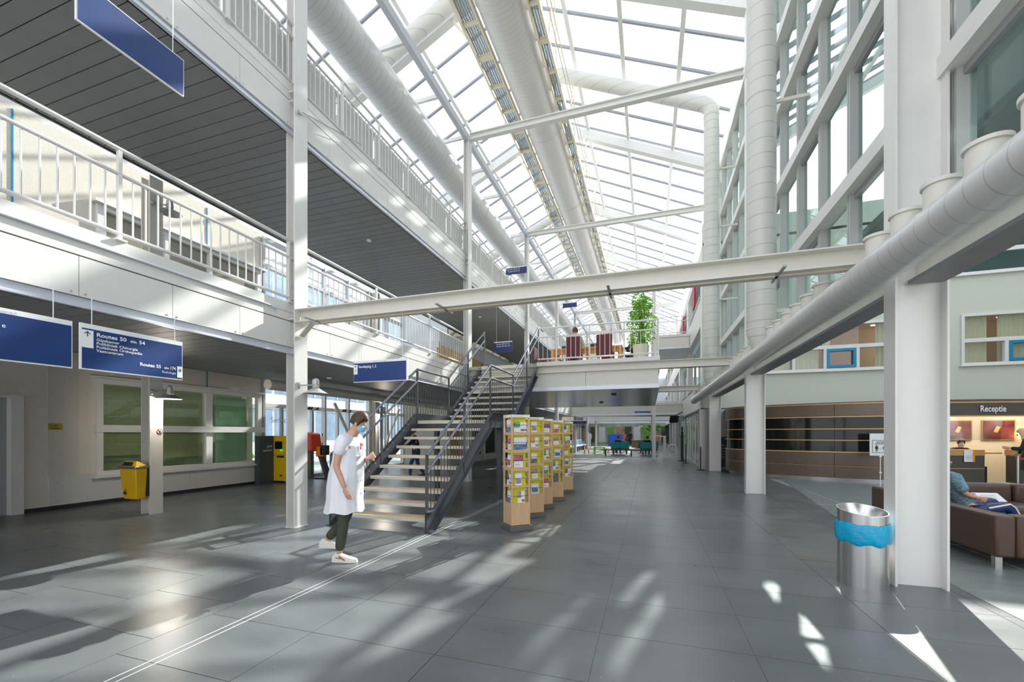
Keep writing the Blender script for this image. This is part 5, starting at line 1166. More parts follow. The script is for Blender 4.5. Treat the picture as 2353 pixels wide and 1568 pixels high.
def hand(mb, wrist, dirv, palm_n, s=1.0, curl=0.5, thumb_side=1):
    """palm with five fingers leaving the wrist along dirv; palm_n is the palm normal (fingers curl toward it)"""
    d = Vector(dirv).normalized(); n = (Vector(palm_n) - d * Vector(palm_n).dot(d)).normalized(); w_ = d.cross(n); wst = Vector(wrist)
    def ell(c, a, b): return [tuple(c + w_ * a * math.cos(2 * PI * k / 12) + n * b * math.sin(2 * PI * k / 12)) for k in range(12)]
    mb.rings([ell(wst - d * 0.01 * s, .026 * s, .021 * s), ell(wst + d * 0.025 * s, .034 * s, .018 * s), ell(wst + d * 0.06 * s, .041 * s, .016 * s), ell(wst + d * 0.088 * s, .040 * s, .013 * s)])
    for i, (o_, L) in enumerate(((-.030, .070), (-.010, .080), (.011, .075), (.030, .058))):
        p = wst + d * 0.08 * s + w_ * o_ * s; pts = [p]; dd = d.copy()
        for k, fr_ in enumerate((.42, .32, .26)):
            a_ = curl * (0.5 + 0.5 * k); dd = (dd * math.cos(a_) + n * math.sin(a_)).normalized() if k else (d * math.cos(curl * .5) + n * math.sin(curl * .5)).normalized()
            p = p + dd * L * fr_ * s; pts.append(p)
        mb.path(pts, [.0088 * s, .0085 * s, .0075 * s, .006 * s], 8)
    p = wst + d * 0.025 * s + w_ * thumb_side * .03 * s
    q = p + (d * .6 + w_ * thumb_side * .7 + n * .2).normalized() * .035 * s; r_ = q + (d * .85 + w_ * thumb_side * .1 + n * .45).normalized() * .03 * s
    mb.path([wst + d * 0.01 * s + w_ * thumb_side * .018 * s, p, q, r_], [.013 * s, .0115 * s, .0095 * s, .0075 * s], 8)
def tilt(a): return Matrix.Rotation(a, 3, 'Y')
def human(label, loc, rz, J, cloth, mats, hair='short', lev=1, fingers=False, mask=False, hs=1.0):
    """J: joints in the person's own space (x forward, y left). cloth: list of (name, nodes, edges, root, material)"""
    t = thing('person', label, 'person', (0, 0, 0))
    n = {}
    for k, v in J.items(): n[k] = v
    e = [('pelvis', 'waist'), ('waist', 'chest'), ('chest', 'neck'), ('neck', 'jaw'), ('jaw', 'brow'), ('brow', 'crown')]
    for s_ in 'LR':
        e += [('chest', 'sh' + s_), ('sh' + s_, 'el' + s_), ('el' + s_, 'wr' + s_), ('pelvis', 'hip' + s_), ('hip' + s_, 'kn' + s_), ('kn' + s_, 'an' + s_)]
    mb = absorb(MB(), skin_data(n, e, 'pelvis', lev))
    for s_, sg in (('L', 1), ('R', -1)):
        w_ = Vector(J['wr' + s_][0]); d_ = (w_ - Vector(J['el' + s_][0]))
        hand(mb, w_, d_, J.get('_palm' + s_, (0.3, -sg, 0.0)) if '_palm' + s_ in J else (0.35, -sg, 0.05), 1.0, 0.55, 1 if sg > 0 else -1)
    # face: nose, ears
    hc = (Vector(J['jaw'][0]) + Vector(J['crown'][0])) / 2; up = (Vector(J['crown'][0]) - Vector(J['jaw'][0])).normalized(); lf = Vector((0, 1, 0)); fw = lf.cross(up).normalized()
    hh = (Vector(J['crown'][0]) - Vector(J['jaw'][0])).length
    F = Matrix((fw, lf, up)).transposed()
    mb.ellips(hc + fw * 0.098 - up * 0.012, (.018, .013, .024), 8, 6, F)
    for s_ in (-1, 1): mb.ellips(hc + lf * 0.078 * s_ - up * 0.01, (.02, .01, .032), 8, 6, F)
    mb.build('body', mats['skin'], t)
    ey = MB()
    for s_ in (-1, 1): ey.ellips(hc + fw * 0.085 + lf * 0.031 * s_ + up * 0.008, (.010, .014, .008), 8, 6, F)
    ey.build('eyes', M['ink'], t); MB().ellips(hc + fw * 0.085 - up * 0.055, (.010, .024, .006), 8, 6, F).build('mouth', mat('lips', (0.42, 0.14, 0.12), 0.5), t)
    if hair:
        hm = MB(); rs = []
        for i in range(9):
            ph = -0.35 + (PI / 2 + 0.35) * i / 8; row = []
            for j_ in range(20):
                th_ = 2 * PI * j_ / 20; back = math.cos(th_) < 0.35
                ph2 = ph if back else max(ph, 0.35 + 0.25 * math.cos(th_))
                r_ = 1.0 + 0.03 * math.sin(5 * th_ + i)
                row.append(hc + up * 0.012 + F @ Vector((0.108 * r_ * math.cos(ph2) * math.cos(th_) - 0.008, 0.088 * r_ * math.cos(ph2) * math.sin(th_), 0.132 * math.sin(ph2))))
            rs.append(row)
        hm.rings(rs)
        if hair == 'long':
            for k in range(26):
                a_ = PI * (0.42 + 1.16 * k / 25); p0 = hc + up * 0.06 + F @ Vector((0.09 * math.cos(a_), 0.085 * math.sin(a_), 0)); p1 = p0 + F @ Vector((0.03 * math.cos(a_), 0.03 * math.sin(a_), -0.11))
                hm.path([p0, p1, p1 + Vector((-0.02, 0.0, -0.10)), p1 + Vector((-0.03, 0.0, -0.2 - 0.03 * math.sin(k * 3)))], [.02, .026, .022, .006], 7)
        hm.build('hair', mats['hair'], t)
    if mask:
        MB().ellips(hc + fw * 0.045 - up * 0.048, (.062, .068, .048), 12, 8, F).build('face_mask', M['mask'], t)
    for nm, nodes, edges, root, m_ in cloth:
        absorb(MB(), skin_data(nodes, edges, root, lev)).build(nm, m_, t)
    place(t, loc, rz); return t
def shoe(t, ank, toe_dir, m_, L=0.29, nm='shoe', stripe=None):
    a = Vector(ank); d = Vector(toe_dir).normalized(); l_ = Vector((-d.y, d.x, 0)); b0 = a - d * 0.075; b0.z = a.z - 0.085
    rs = []
    for s_, w_, h in ((0, .030, .075), (.03, .038, .105), (.09, .040, .11), (.14, .042, .085), (.20, .047, .065), (.25, .042, .052), (.285, .02, .04)):
        c = b0 + d * s_ * L / .29
        rs.append([c + l_ * w_ * x + Vector((0, 0, h * z)) for x, z in ((-1, 0), (-1.02, .35), (-.75, .85), (0, 1), (.75, .85), (1.02, .35), (1, 0))])
    so_ = MB().rings(rs).build(nm, m_, t)
    MB().rings([[p - Vector((0, 0, .0)) + Vector((0, 0, k)) + (l_ * (0.003 if q > 3 else -0.003)) for q, p in enumerate([r[0], r[3] * 0 + (r[0] + r[6]) / 2, r[6]])] for r in rs for k in (0,)], False) if 0 else None
    if stripe: MB().bar(b0 + d * .09 - l_ * .0435 + Vector((0, 0, .075)), b0 + d * .17 - l_ * .046 + Vector((0, 0, .03)), 0.004, 0.022, l_).bar(b0 + d * .05 - l_ * .042 + Vector((0, 0, .055)), b0 + d * .13 - l_ * .0455 + Vector((0, 0, .05)), 0.004, 0.012, l_).build('shoe_mark', stripe, t)
    return so_
def joints(pel, lean=0.0, H=1.75, sw=0.19, arms=None, legs=None, nod=0.0, headf=0.0):
    """standing-type skeleton; pel = pelvis height; arms/legs give (x,z) offsets"""
    k = H / 1.75; J = {}
    def up(h, f=0): return (lean * h + f, 0, pel + h)
    J['pelvis'] = (up(0), .125 * k, .10 * k); J['waist'] = (up(.20 * k), .115 * k, .09 * k); J['chest'] = (up(.40 * k), .13 * k, .10 * k)
    nk = up(.54 * k, .01); J['neck'] = (nk, .052 * k)
    a = nod; b = Vector(nk); u_ = Vector((math.sin(a), 0, math.cos(a))); f_ = Vector((math.cos(a), 0, -math.sin(a)))
    J['jaw'] = (tuple(b + u_ * .075 * k + f_ * .022), .066 * k, .060 * k); J['brow'] = (tuple(b + u_ * .155 * k + f_ * .018), .088 * k, .076 * k); J['crown'] = (tuple(b + u_ * .225 * k + f_ * .01), .062 * k, .056 * k)
    for s_, sg in (('L', 1), ('R', -1)):
        sh = Vector(up(.46 * k)) + Vector((0, sg * sw * k, 0)); J['sh' + s_] = (tuple(sh), .058 * k)
        a1, a2 = arms[s_]; el = sh + Vector(a1) * k; wr = el + Vector(a2) * k
        J['el' + s_] = (tuple(el), .040 * k); J['wr' + s_] = (tuple(wr), .027 * k, .024 * k)
        hp = Vector(up(-.04)) + Vector((0, sg * .095 * k, 0)); J['hip' + s_] = (tuple(hp), .085 * k)
        l1, l2 = legs[s_]; kn = hp + Vector(l1) * k; an = kn + Vector(l2) * k
        J['kn' + s_] = (tuple(kn), .055 * k); J['an' + s_] = (tuple(an), .036 * k)
    return J
def inflate(J, keys, d, ren=None):
    o = {}
    for k in keys:
        v = J[k]; o[k] = (v[0], v[1] + d, (v[2] if len(v) > 2 else v[1]) + d)
    return o
def torso_cloth(J, d=.018, sleeve=1.0, nm='shirt', m_=None, low=0.1):
    ks = ['pelvis', 'waist', 'chest', 'shL', 'shR']; N = inflate(J, ks, d)
    nk = Vector(J['neck'][0]); ch = Vector(J['chest'][0]); N['uc'] = (tuple(ch.lerp(nk, .5)), .10 + d * .4, .11); N['col'] = (tuple(ch.lerp(nk, .98)), .062, .062); N['shL'] = (N['shL'][0], N['shL'][1] + .004, N['shL'][2] + .004); N['shR'] = (N['shR'][0], N['shR'][1] + .004, N['shR'][2] + .004); N['pelvis'] = (N['pelvis'][0], N['pelvis'][1] + .012, N['pelvis'][2] + .03)
    E = [('pelvis', 'waist'), ('waist', 'chest'), ('chest', 'uc'), ('uc', 'shL'), ('uc', 'shR'), ('uc', 'col')]
    for s_ in 'LR':
        a = Vector(J['sh' + s_][0]); b = Vector(J['el' + s_][0]); c_ = Vector(J['wr' + s_][0])
        if sleeve <= 1: N['e' + s_] = (tuple(a.lerp(b, sleeve)), J['el' + s_][1] + d + .012); E.append(('sh' + s_, 'e' + s_))
        else:
            N['e' + s_] = (tuple(b), J['el' + s_][1] + d * .9); N['w' + s_] = (tuple(b.lerp(c_, sleeve - 1)), J['wr' + s_][1] + d * .9); E += [('sh' + s_, 'e' + s_), ('e' + s_, 'w' + s_)]
    return (nm, N, E, 'waist', m_)
def legs_cloth(J, d=.014, nm='trousers', m_=None, end=1.0):
    N = inflate(J, ['pelvis', 'hipL', 'hipR', 'knL', 'knR'], d); E = [('pelvis', 'hipL'), ('pelvis', 'hipR'), ('hipL', 'knL'), ('hipR', 'knR')]
    for s_ in 'LR':
        a = Vector(J['kn' + s_][0]); b = Vector(J['an' + s_][0]); N['a' + s_] = (tuple(a.lerp(b, end)), J['an' + s_][1] + d + .01); E.append(('kn' + s_, 'a' + s_))
    return (nm, N, E, 'pelvis', m_)
SK = {'skin': M['skin'], 'hair': M['hairb']}
# 1: walking man in the white coat (near)
J = joints(0.90, 0.13, 1.78, 0.185, {'R': ((-.06, -.02, -.29), (.10, .0, -.245)), 'L': ((.04, .02, -.27), (.17, -.13, .07))},
           {'R': ((.03, .01, -.42), (-.055, .0, -.39)), 'L': ((-.02, -.01, -.42), (-.26, .0, -.28))}, nod=0.55)
man = human('man walking past the stairs in a white short-sleeved coat and dark green trousers', (0, 0, 0), 0, J,
            [(lambda q: (q[0], {k_: (v_ if k_ != 'pelvis' else (v_[0], .12, .10)) for k_, v_ in q[1].items()}, q[2], q[3], q[4]))(torso_cloth(J, .020, .62, 'coat_top', M['coat'])), (lambda q: (q[0], {k_: (v_ if k_ != 'pelvis' else (v_[0], .09, .08)) for k_, v_ in q[1].items()}, q[2], q[3], q[4]))(legs_cloth(J, .012, 'trousers', M['khaki'], .93))], SK, 'short', 2, True, True)
sk_ = MB(); rr_ = []
for z, cx_, rf, rs_ in ((1.28, .05, .165, .195), (1.12, .035, .17, .20), (0.98, .015, .19, .215), (0.82, .0, .20, .222), (0.66, -.005, .20, .215), (0.53, -.01, .225, .23)):
    rr_.append([(cx_ + rf * math.cos(2 * PI * i / 40) * (1 + .03 * math.sin(i * 1.3 + z * 4)), rs_ * math.sin(2 * PI * i / 40) * (1 + .03 * math.sin(i * 2.1)), z + .012 * math.sin(i * .9)) for i in range(40)])
sk_.rings(rr_, False); rr2 = [[(x * .985, y * .985, z) for x, y, z in r] for r in reversed(rr_)]; sk_.rings(rr2, False)
sk_.build('coat_skirt', M['coat'], man)
for y, z in ((-.198, 0.86),): MB().cbox((.05, y * 1.02, z), (.14, .012, .15), .2).build('coat_pocket', M['coat'], man)
MB().cbox((.205, -.06, 1.24), (.02, .10, .12), -.3).build('breast_pocket', M['coat'], man); MB().tube((.222, -.07, 1.26), (.222, -.07, 1.34), .006, 8).build('red_pen', M['redp'], man)
for z in (1.2, 1.05, .9, .75): MB().ellips((.202 + .0 * (1.2 - z), .0, z), (.006, .009, .009), 8, 5).build('button', M['signwhite'], man)
shoe(man, J['anR'][0], (1, 0, 0), M['shoe'], .30, stripe=mat('shoe_red', (0.35, 0.05, 0.04), 0.6))
shoe(man, J['anL'][0], (.8, 0, -.0), M['shoe'], .29)
place(man, (-3.42, 4.12, 0.005), YAW - 0.1)
dz = J['anR'][0][2] - 0.085; man.location.z = -dz + 0.002
# 2: running figure behind the stairs
J2 = joints(0.92, 0.12, 1.70, .18, {'R': ((-.12, -.05, -.24), (.10, 0, -.2)), 'L': ((.16, .05, -.22), (.2, 0, -.08))}, {'R': ((-.05, 0, -.42), (-.22, 0, -.34)), 'L': ((.18, 0, -.38), (.02, 0, -.41))}, nod=.1)
p2 = human('hurrying person in dark jacket and jeans seen between the stair treads', (0, 0, 0), 0, J2, [torso_cloth(J2, .036, 1.9, 'jacket', M['darkcloth']), legs_cloth(J2, .014, 'jeans', M['jeans'], .98)], {'skin': M['skin'], 'hair': M['tealchair']}, 'short', 1)
for s_ in 'LR': shoe(p2, J2['an' + s_][0], (1, 0, 0), M['black'])
place(p2, (-7.55, 12.6, -(J2['anL'][0][2] - .085)), PI + .5)
# 3: woman at the desk
J3 = joints(0.86, 0.05, 1.66, .165, {'R': ((.05, -.02, -.26), (.16, .06, -.10)), 'L': ((.10, .02, -.24), (.22, .0, .03))}, {'R': ((.0, 0, -.40), (-.02, 0, -.38)), 'L': ((.03, 0, -.40), (-.03, 0, -.38))}, nod=.5)
N3 = inflate(J3, ['waist', 'pelvis', 'hipL', 'hipR'], .025)
p3 = human('blonde woman in black sweater, dark skirt and tights standing at the reception desk', (0, 0, 0), 0, J3, [torso_cloth(J3, .032, 1.95, 'sweater', M['darkcloth']), legs_cloth(J3, .006, 'tights', mat('dark_tights', (0.03, 0.028, 0.035), 0.6), 1.0)], {'skin': M['skin'], 'hair': M['hairg']}, 'long', 1)
MB().rings([[(J3['pelvis'][0][0] + rf * math.cos(2 * PI * i / 28), rs_ * math.sin(2 * PI * i / 28), z) for i in range(28)] for z, rf, rs_ in ((1.02, .13, .165), (.88, .155, .195), (.70, .16, .21), (.52, .165, .215))]).build('skirt', mat('dark_green_skirt', (0.035, 0.042, 0.028), 0.8), p3)
for s_ in 'LR': shoe(p3, J3['an' + s_][0], (1, 0, 0), M['black'], .25)
place(p3, (9.58, 14.82, -(J3['anR'][0][2] - .085)), PI * 0.80)
# 4: receptionist
def sit_joints(seat, lean, H, arms, legs=None, nod=0.0): return joints(seat + .09, lean, H, .19, arms, legs or {'R': ((.42, -.02, .02), (.03, 0, -.40)), 'L': ((.42, .02, .02), (.03, 0, -.40))}, nod=nod)
J4 = sit_joints(.45, 0, 1.78, {'R': ((.12, -.16, -.18), (.20, -.14, .08)), 'L': ((.08, .04, -.26), (.24, -.05, .0))}, nod=.25)
p4 = human('receptionist in dark suit and blue face mask seated behind the desk', (0, 0, 0), 0, J4, [torso_cloth(J4, .028, 1.95, 'suit_jacket', M['darkcloth']), legs_cloth(J4, .014, 'trousers', M['darkcloth'])], {'skin': M['skin'], 'hair': M['hairb']}, 'short', 1, mask=True)
MB().quadbox([(.135, -.035, .78), (.15, -.035, .78), (.15, .035, .78), (.135, .035, .78), (.10, -.055, 1.03), (.155, -.055, 1.03), (.155, .055, 1.03), (.10, .055, 1.03)]).build('white_shirt', M['signwhite'], p4); MB().bar((.165, 0, .8), (.16, 0, 1.02), .03, .01, (1, 0, 0)).build('tie', M['ink'], p4)
for s_ in 'LR': shoe(p4, J4['an' + s_][0], (1, 0, 0), M['black'])
place(p4, (9.1, 16.55, -(J4['anR'][0][2] - .085)), -PI * 0.55)
ch_ = thing('office_chair', 'dark office chair under the receptionist', 'chair', (9.1, 16.6, 0)); MB().box(8.85, 9.35, 16.4, 16.85, .40, .46).build('seat', M['black'], ch_); MB().tube((9.1, 16.62, .03), (9.1, 16.62, .4), .03, 10).build('column', M['chrome'], ch_); MB().lathe([(.26, 0), (.24, .03), (.04, .06)], (9.1, 16.62, 0), 5).build('star_base', M['black'], ch_)
# 5: old man on the sofa
J5 = joints(.46, -.62, 1.62, .19, {'R': ((.12, -.02, -.24), (.22, .06, -.06)), 'L': ((.12, .04, -.24), (.22, -.05, -.04))}, {'R': ((.40, -.03, .10), (.18, 0, -.36)), 'L': ((.40, .03, .14), (.16, 0, -.36))}, nod=-.1)
p5 = human('bald older man in patterned shirt and striped track trousers lounging on the brown sofa', (0, 0, 0), 0, J5, [torso_cloth(J5, .024, .9, 'patterned_shirt', M['print']), legs_cloth(J5, .018, 'track_trousers', M['navy'])], {'skin': M['skin'], 'hair': M['greyboard']}, None, 2)
MB().path([Vector(J5['hipR'][0]) + Vector((.1, -.09, .06)), Vector(J5['knR'][0]) + Vector((-.03, -.07, .03)), Vector(J5['knR'][0]) + Vector((.03, -.07, -.02)), Vector(J5['anR'][0]) + Vector((0, -.055, .05))], .012, 6).build('white_stripe', SW, p5)
for s_ in 'LR': shoe(p5, J5['an' + s_][0], (1, 0, 0), M['black'])
place(p5, (4.34, 7.75, -.02), 0.12)
# 6: person seated on the deck, back to the camera
Z1 = 3.56
J6 = sit_joints(.45, .05, 1.72, {'R': ((.10, -.05, -.26), (.24, .02, .02)), 'L': ((.10, .05, -.26), (.24, -.02, .02))}, nod=.2)
p6 = human('person with curly brown hair seated with back to the railing on the deck', (0, 0, 0), 0, J6, [torso_cloth(J6, .024, 1.9, 'light_top', M['nosing']), legs_cloth(J6, .014, 'jeans', M['jeans'])], SK, 'short', 1)
for s_ in 'LR': shoe(p6, J6['an' + s_][0], (1, 0, 0), M['black'])
place(p6, (-2.22, 13.2, Z1 - (J6['anR'][0][2] - .085)), PI / 2)
J7 = sit_joints(.45, .05, 1.72, {'R': ((.10, -.05, -.26), (.24, .02, .02)), 'L': ((.10, .05, -.26), (.24, -.02, .02))}, nod=.3)
p7 = human('bald person in black seated at the right end of the deck table beside the plant', (0, 0, 0), 0, J7, [torso_cloth(J7, .024, 1.9, 'black_top', M['darkcloth']), legs_cloth(J7, .014, 'trousers', M['darkcloth'])], SK, None, 1)
for s_ in 'LR': shoe(p7, J7['an' + s_][0], (1, 0, 0), M['black'])
place(p7, (-.45, 14.35, Z1 - (J7['anR'][0][2] - .085)), PI * .95)
# far people
def simple_person(lab, x, y, rz, top_, bot_, sit=False, hair_=None):
    JJ = sit_joints(.42, 0, 1.72, {'R': ((.05, -.03, -.26), (.2, 0, -.04)), 'L': ((.05, .03, -.26), (.2, 0, -.04))}) if sit else joints(.92, .02, 1.75, .19, {'R': ((-.03, -.03, -.28), (.04, 0, -.24)), 'L': ((.03, .03, -.28), (.06, 0, -.24))}, {'R': ((.06, 0, -.42), (-.06, 0, -.4)), 'L': ((-.04, 0, -.42), (-.06, 0, -.40))})
    q = human(lab, (0, 0, 0), 0, JJ, [torso_cloth(JJ, .026, 1.9, 'top', top_), legs_cloth(JJ, .016, 'trousers', bot_)], {'skin': M['skin'], 'hair': hair_ or M['hairb']}, 'short', 1)
    for s_ in 'LR': shoe(q, JJ['an' + s_][0], (1, 0, 0), M['black'])
    place(q, (x, y, -(min(JJ['anR'][0][2], JJ['anL'][0][2]) - .085)), rz)
simple_person('person in a dark jacket seated on the teal bench with back to us', -2.1, 31.05, PI / 2, M['darkcloth'], M['darkcloth'], True)
simple_person('person seated at the right teal bench behind the slim column', -.1, 31.1, PI / 2, M['darkcloth'], M['jeans'], True, M['ink'])
simple_person('person in long black clothes standing far away in the middle of the hall', -2.2, 54, -PI / 2, M['darkcloth'], M['darkcloth'])
simple_person('person in white walking far away beside the left columns', -5.9, 44, -PI / 2, M['coat'], M['coat'])
simple_person('dark clothed person standing far away under the left gallery', -7.0, 40, -PI / 2, M['darkcloth'], M['jeans'])

# ================================================================== DECK FURNITURE
t = thing('work_table', 'long orange wood table on the seating deck', 'table', (-1.9, 14.2, Z1))
MB().box(-3.15, -0.8, 13.8, 14.7, Z1 + .70, Z1 + .76).build('table_top', M['desk'], t); MB().box(-3.1, -0.85, 13.85, 13.88, Z1 + .55, Z1 + .70).build('apron', M['desk'], t)
for x in (-3.13, -0.95): MB().box(x, x + .13, 13.82, 14.68, Z1, Z1 + .70).build('leg', M['desk'], t)
MB().box(-2.0, -1.9, 14.2, 14.3, Z1, Z1 + .7).build('leg', M['desk'], t)
def dchair(x, y, rz, lab):
    t = thing('upholstered_chair', lab, 'chair', (0, 0, 0), 'maroon chairs on the deck')
    rbox((-.23, .23, -.22, .24, .38, .47), 'seat', M['maroon'], t, .02); rbox((-.235, .235, -.28, -.20, .30, .93), 'backrest', M['maroon'], t, .02)
    for a in (-.2, .2):
        for b in (-.2, .2): MB().box(a - .018, a + .018, b - .018, b + .018, 0, .38).build('leg', M['desk'], t)
    place(t, (x, y, Z1), rz)
dchair(-2.22, 13.2, 0, 'maroon upholstered chair with the seated person, left at the deck railing')
dchair(-1.28, 13.15, 0, 'empty maroon upholstered chair, right one with its back to the deck railing')
dchair(-2.7, 15.2, PI, 'maroon chair on the far side of the deck table, left one')
dchair(-1.4, 15.2, PI, 'maroon chair on the far side of the deck table, right one')
dchair(-0.35, 14.3, PI / 2, 'maroon chair at the right end of the deck table beside the plant')
dchair(-3.55, 14.2, -PI / 2, 'maroon chair at the left end of the deck table by the stairs')
for i, (x, y) in enumerate(((-1.75, 14.2), (-2.75, 14.3))):
    t = thing('laptop', 'open laptop on the deck table, %s one' % ('right', 'left')[i], 'laptop', (x, y, Z1 + .76)); MB().box(x - .16, x + .16, y - .1, y + .12, Z1 + .76, Z1 + .775).build('base', M['gframe'], t); MB().cbox((x, y + .15, Z1 + .87), (.32, .012, .21), 0, -.25).build('screen', M['black'], t)
t = thing('potted_ficus', 'tall green ficus tree in a white pot at the right end of the deck', 'plant', (-.22, 12.75, Z1))
MB().lathe([(.17, 0), (.20, .02), (.235, .48), (.22, .50), (.20, .46)], (-.22, 12.75, Z1), 12).build('pot', M['nosing'], t)
MB().lathe([(.205, .44), (.01, .45)], (-.22, 12.75, Z1), 12).build('soil', M['bark'], t)
for k in range(3):
    a = k * 2.1; MB().path([(-.22 + .04 * math.cos(a), 12.75 + .04 * math.sin(a), Z1 + .44), (-.22 + .05 * math.cos(a + 1.5), 12.75 + .05 * math.sin(a + 1.5), Z1 + .9), (-.22 + .07 * math.cos(a + 3), 12.75 + .07 * math.sin(a + 3), Z1 + 1.5)], [.022, .018, .01], 8).build('trunk', M['bark'], t)
def leaves(mb, cx_, cy_, blobs, n_, s_, rnd_):
    for _ in range(n_):
        bx_, by_, bz_, r_ = rnd_.choice(blobs); v_ = Vector((rnd_.gauss(0, 1), rnd_.gauss(0, 1), rnd_.gauss(0, 1))).normalized() * r_ * rnd_.random() ** .4
        c = Vector((cx_ + bx_, cy_ + by_, bz_)) + v_; d = (v_.normalized() + Vector((0, 0, -.6)) + Vector((rnd_.uniform(-.6, .6), rnd_.uniform(-.6, .6), rnd_.uniform(-.4, .4)))).normalized()
        l_ = d.orthogonal().normalized(); l_ = (Matrix.Rotation(rnd_.uniform(0, 6), 3, d) @ l_); n2 = d.cross(l_); k = len(mb.v); L = s_ * rnd_.uniform(.7, 1.3)
        mb.v += [tuple(c), tuple(c + d * L * .45 + l_ * L * .24 + n2 * L * .06), tuple(c + d * L), tuple(c + d * L * .45 - l_ * L * .24 + n2 * L * .06)]
        mb.f += [[k, k + 1, k + 2], [k, k + 2, k + 3]]
rd_ = random.Random(3)
bl2 = [(0, 0, Z1 + .85, .26), (-.16, 0, Z1 + .7, .22), (.15, .05, Z1 + .75, .22), (-.08, 0, Z1 + 1.15, .30), (.15, 0, Z1 + 1.2, .26), (0, .05, Z1 + 1.5, .27), (-.05, 0, Z1 + 1.8, .20), (.1, 0, Z1 + 1.7, .2), (-.12, .1, Z1 + 1.4, .2)]
for m_, n_, nm in ((M['leaf'], 1500, 'foliage'), (M['leafd'], 700, 'foliage')):
    mb = MB(); leaves(mb, -.22, 12.75, bl2, n_, .085, rd_); mb.build(nm, m_, t, smooth=False, kind='stuff')
# upper flight seen behind the deck
t = thing('rear_staircase', 'second dark steel staircase with two railings beyond the deck table', 'staircase', (-2.6, 17, Z1))
for x in (-3.2, -1.6):
    for dz_, r_ in ((.9, .024), (.62, .02), (0, .05)): MB().tube((x, 16.2, Z1 + dz_ + .1), (x, 19.4, Z1 + dz_ + 2.3), r_, 8).build('rail', M['rail'], t)
    for k in range(4): MB().box(x - .012, x + .012, 16.2 + k - .03, 16.2 + k + .03, Z1 + .1 + k * .69, Z1 + 1.0 + k * .69).build('post', M['stair'], t)
for k in range(12): MB().box(-3.2, -1.6, 16.35 + .26 * k, 16.6 + .26 * k, Z1 + .17 * (k + 1) - .04, Z1 + .17 * (k + 1)).build('tread', M['nosing'], t)

# ================================================================== FAR HALL
def bench(x0, x1, y, lab, rz=0):
    t = thing('waiting_bench', lab, 'bench', ((x0 + x1) / 2, y, 0), 'teal waiting benches')
    n_ = max(1, int((x1 - x0) / .62)); w_ = (x1 - x0) / n_
    for i in range(n_):
        a = x0 + w_ * i
        rbox((a + .02, a + w_ - .02, y, y + .08, .42, .86), 'backrest', M['tealchair'], t, .015); rbox((a + .02, a + w_ - .02, y + .08, y + .52, .40, .46), 'seat', M['tealchair'], t, .015)
    MB().box(x0, x1, y + .2, y + .28, .33, .39).build('beam', M['black'], t)
    for x in (x0 + .2, x1 - .2): MB().box(x - .04, x + .04, y + .02, y + .5, 0, .33).build('leg', M['black'], t)
bench(-2.6, -1.3, 30.7, 'left teal bench facing away in the far waiting area')
bench(-.6, .6, 30.7, 'right teal bench behind the slim column in the waiting area')
bench(-2.7, -1.5, 34.0, 'second row teal bench behind the left one')
bench(-.8, .7, 34.0, 'second row teal bench behind the right one')
t = thing('low_bench', 'long low dark bench before the teal seats', 'bench', (-1.3, 28.6, 0)); MB().box(-3.0, .5, 28.5, 28.8, .36, .42).build('bench_top', M['black'], t)
for x in (-2.75, -1.1, .3): MB().box(x - .04, x + .04, 28.55, 28.75, 0, .36).build('leg', M['black'], t)
for i in range(14):
    y = 27.5 + .95 * i; c_ = (M['bluecush'], M['lightcush'], M['bluecush'], M['nosing'])[i % 4]
    t = thing('waiting_chair', 'cushioned seat in the row under the left gallery, %s from the racks' % (ORD[i] if i < 10 else ('eleventh', 'twelfth', 'thirteenth', 'fourteenth')[i - 10]), 'seat', (-5.9, y, 0), 'row of blue and white seats')
    rbox((-6.25, -6.15, y, y + .7, .45, .9), 'backrest', c_, t, .02); rbox((-6.15, -5.6, y, y + .7, .36, .46), 'seat', M['lightcush'], t, .02); MB().box(-6.2, -5.62, y + .05, y + .65, 0, .36).build('base', M['black'], t)
t = thing('play_table', 'small lime green play table in the far waiting area', 'table', (-3.4, 31, 0)); rbox((-3.8, -3.0, 30.7, 31.3, .44, .52), 'table_top', M['lime'], t, .02)
for x in (-3.75, -3.05):
    for y in (30.75, 31.25): MB().box(x - .05, x + .05, y - .05, y + .05, 0, .44).build('leg', M['lime'], t)
for i, (x, y) in enumerate(((-4.35, 31), (-2.75, 32.2))):
    t = thing('child_chair', 'small orange child chair %s of the lime table' % ('left', 'right')[i], 'chair', (x, y, 0), 'orange child chairs')
    MB().box(x - .15, x + .15, y - .15, y + .15, .28, .31).build('seat', M['orangep'], t); MB().box(x - .16 if i == 0 else x + .13, x - .13 if i == 0 else x + .16, y - .15, y + .15, .31, .62).build('backrest', M['orangep'], t)
    for a in (-.13, .13):
        for b in (-.13, .13): MB().bar((x + a, y + b, .28), (x + a * 1.3, y + b * 1.3, 0), .03, .03).build('leg', M['orangep'], t)
t = thing('blue_box', 'bright blue play box far away in the hall', 'box', (-4.0, 52, 0)); rbox((-4.7, -3.1, 52, 53, 0, 1.4), 'body', mat('bright_blue', (0.02, 0.12, 0.6), 0.4), t); MB().box(-3.1, -2.6, 52.2, 52.8, .9, 1.4).build('pink_panel', pm_[4], t)
for i, (x, y) in enumerate(((-2.9, 46), (-1.3, 46), (-.4, 47))):
    t = thing('cafe_table', 'far brown cafe block table in the hall, %s of three' % ('left', 'middle', 'right')[i], 'table', (x, y, 0), 'far cafe tables'); MB().box(x - .5, x + .5, y, y + .6, .7, .76).build('table_top', M['leather'], t); MB().box(x - .4, x + .4, y + .1, y + .5, 0, .7).build('base', M['roomwarm'], t)
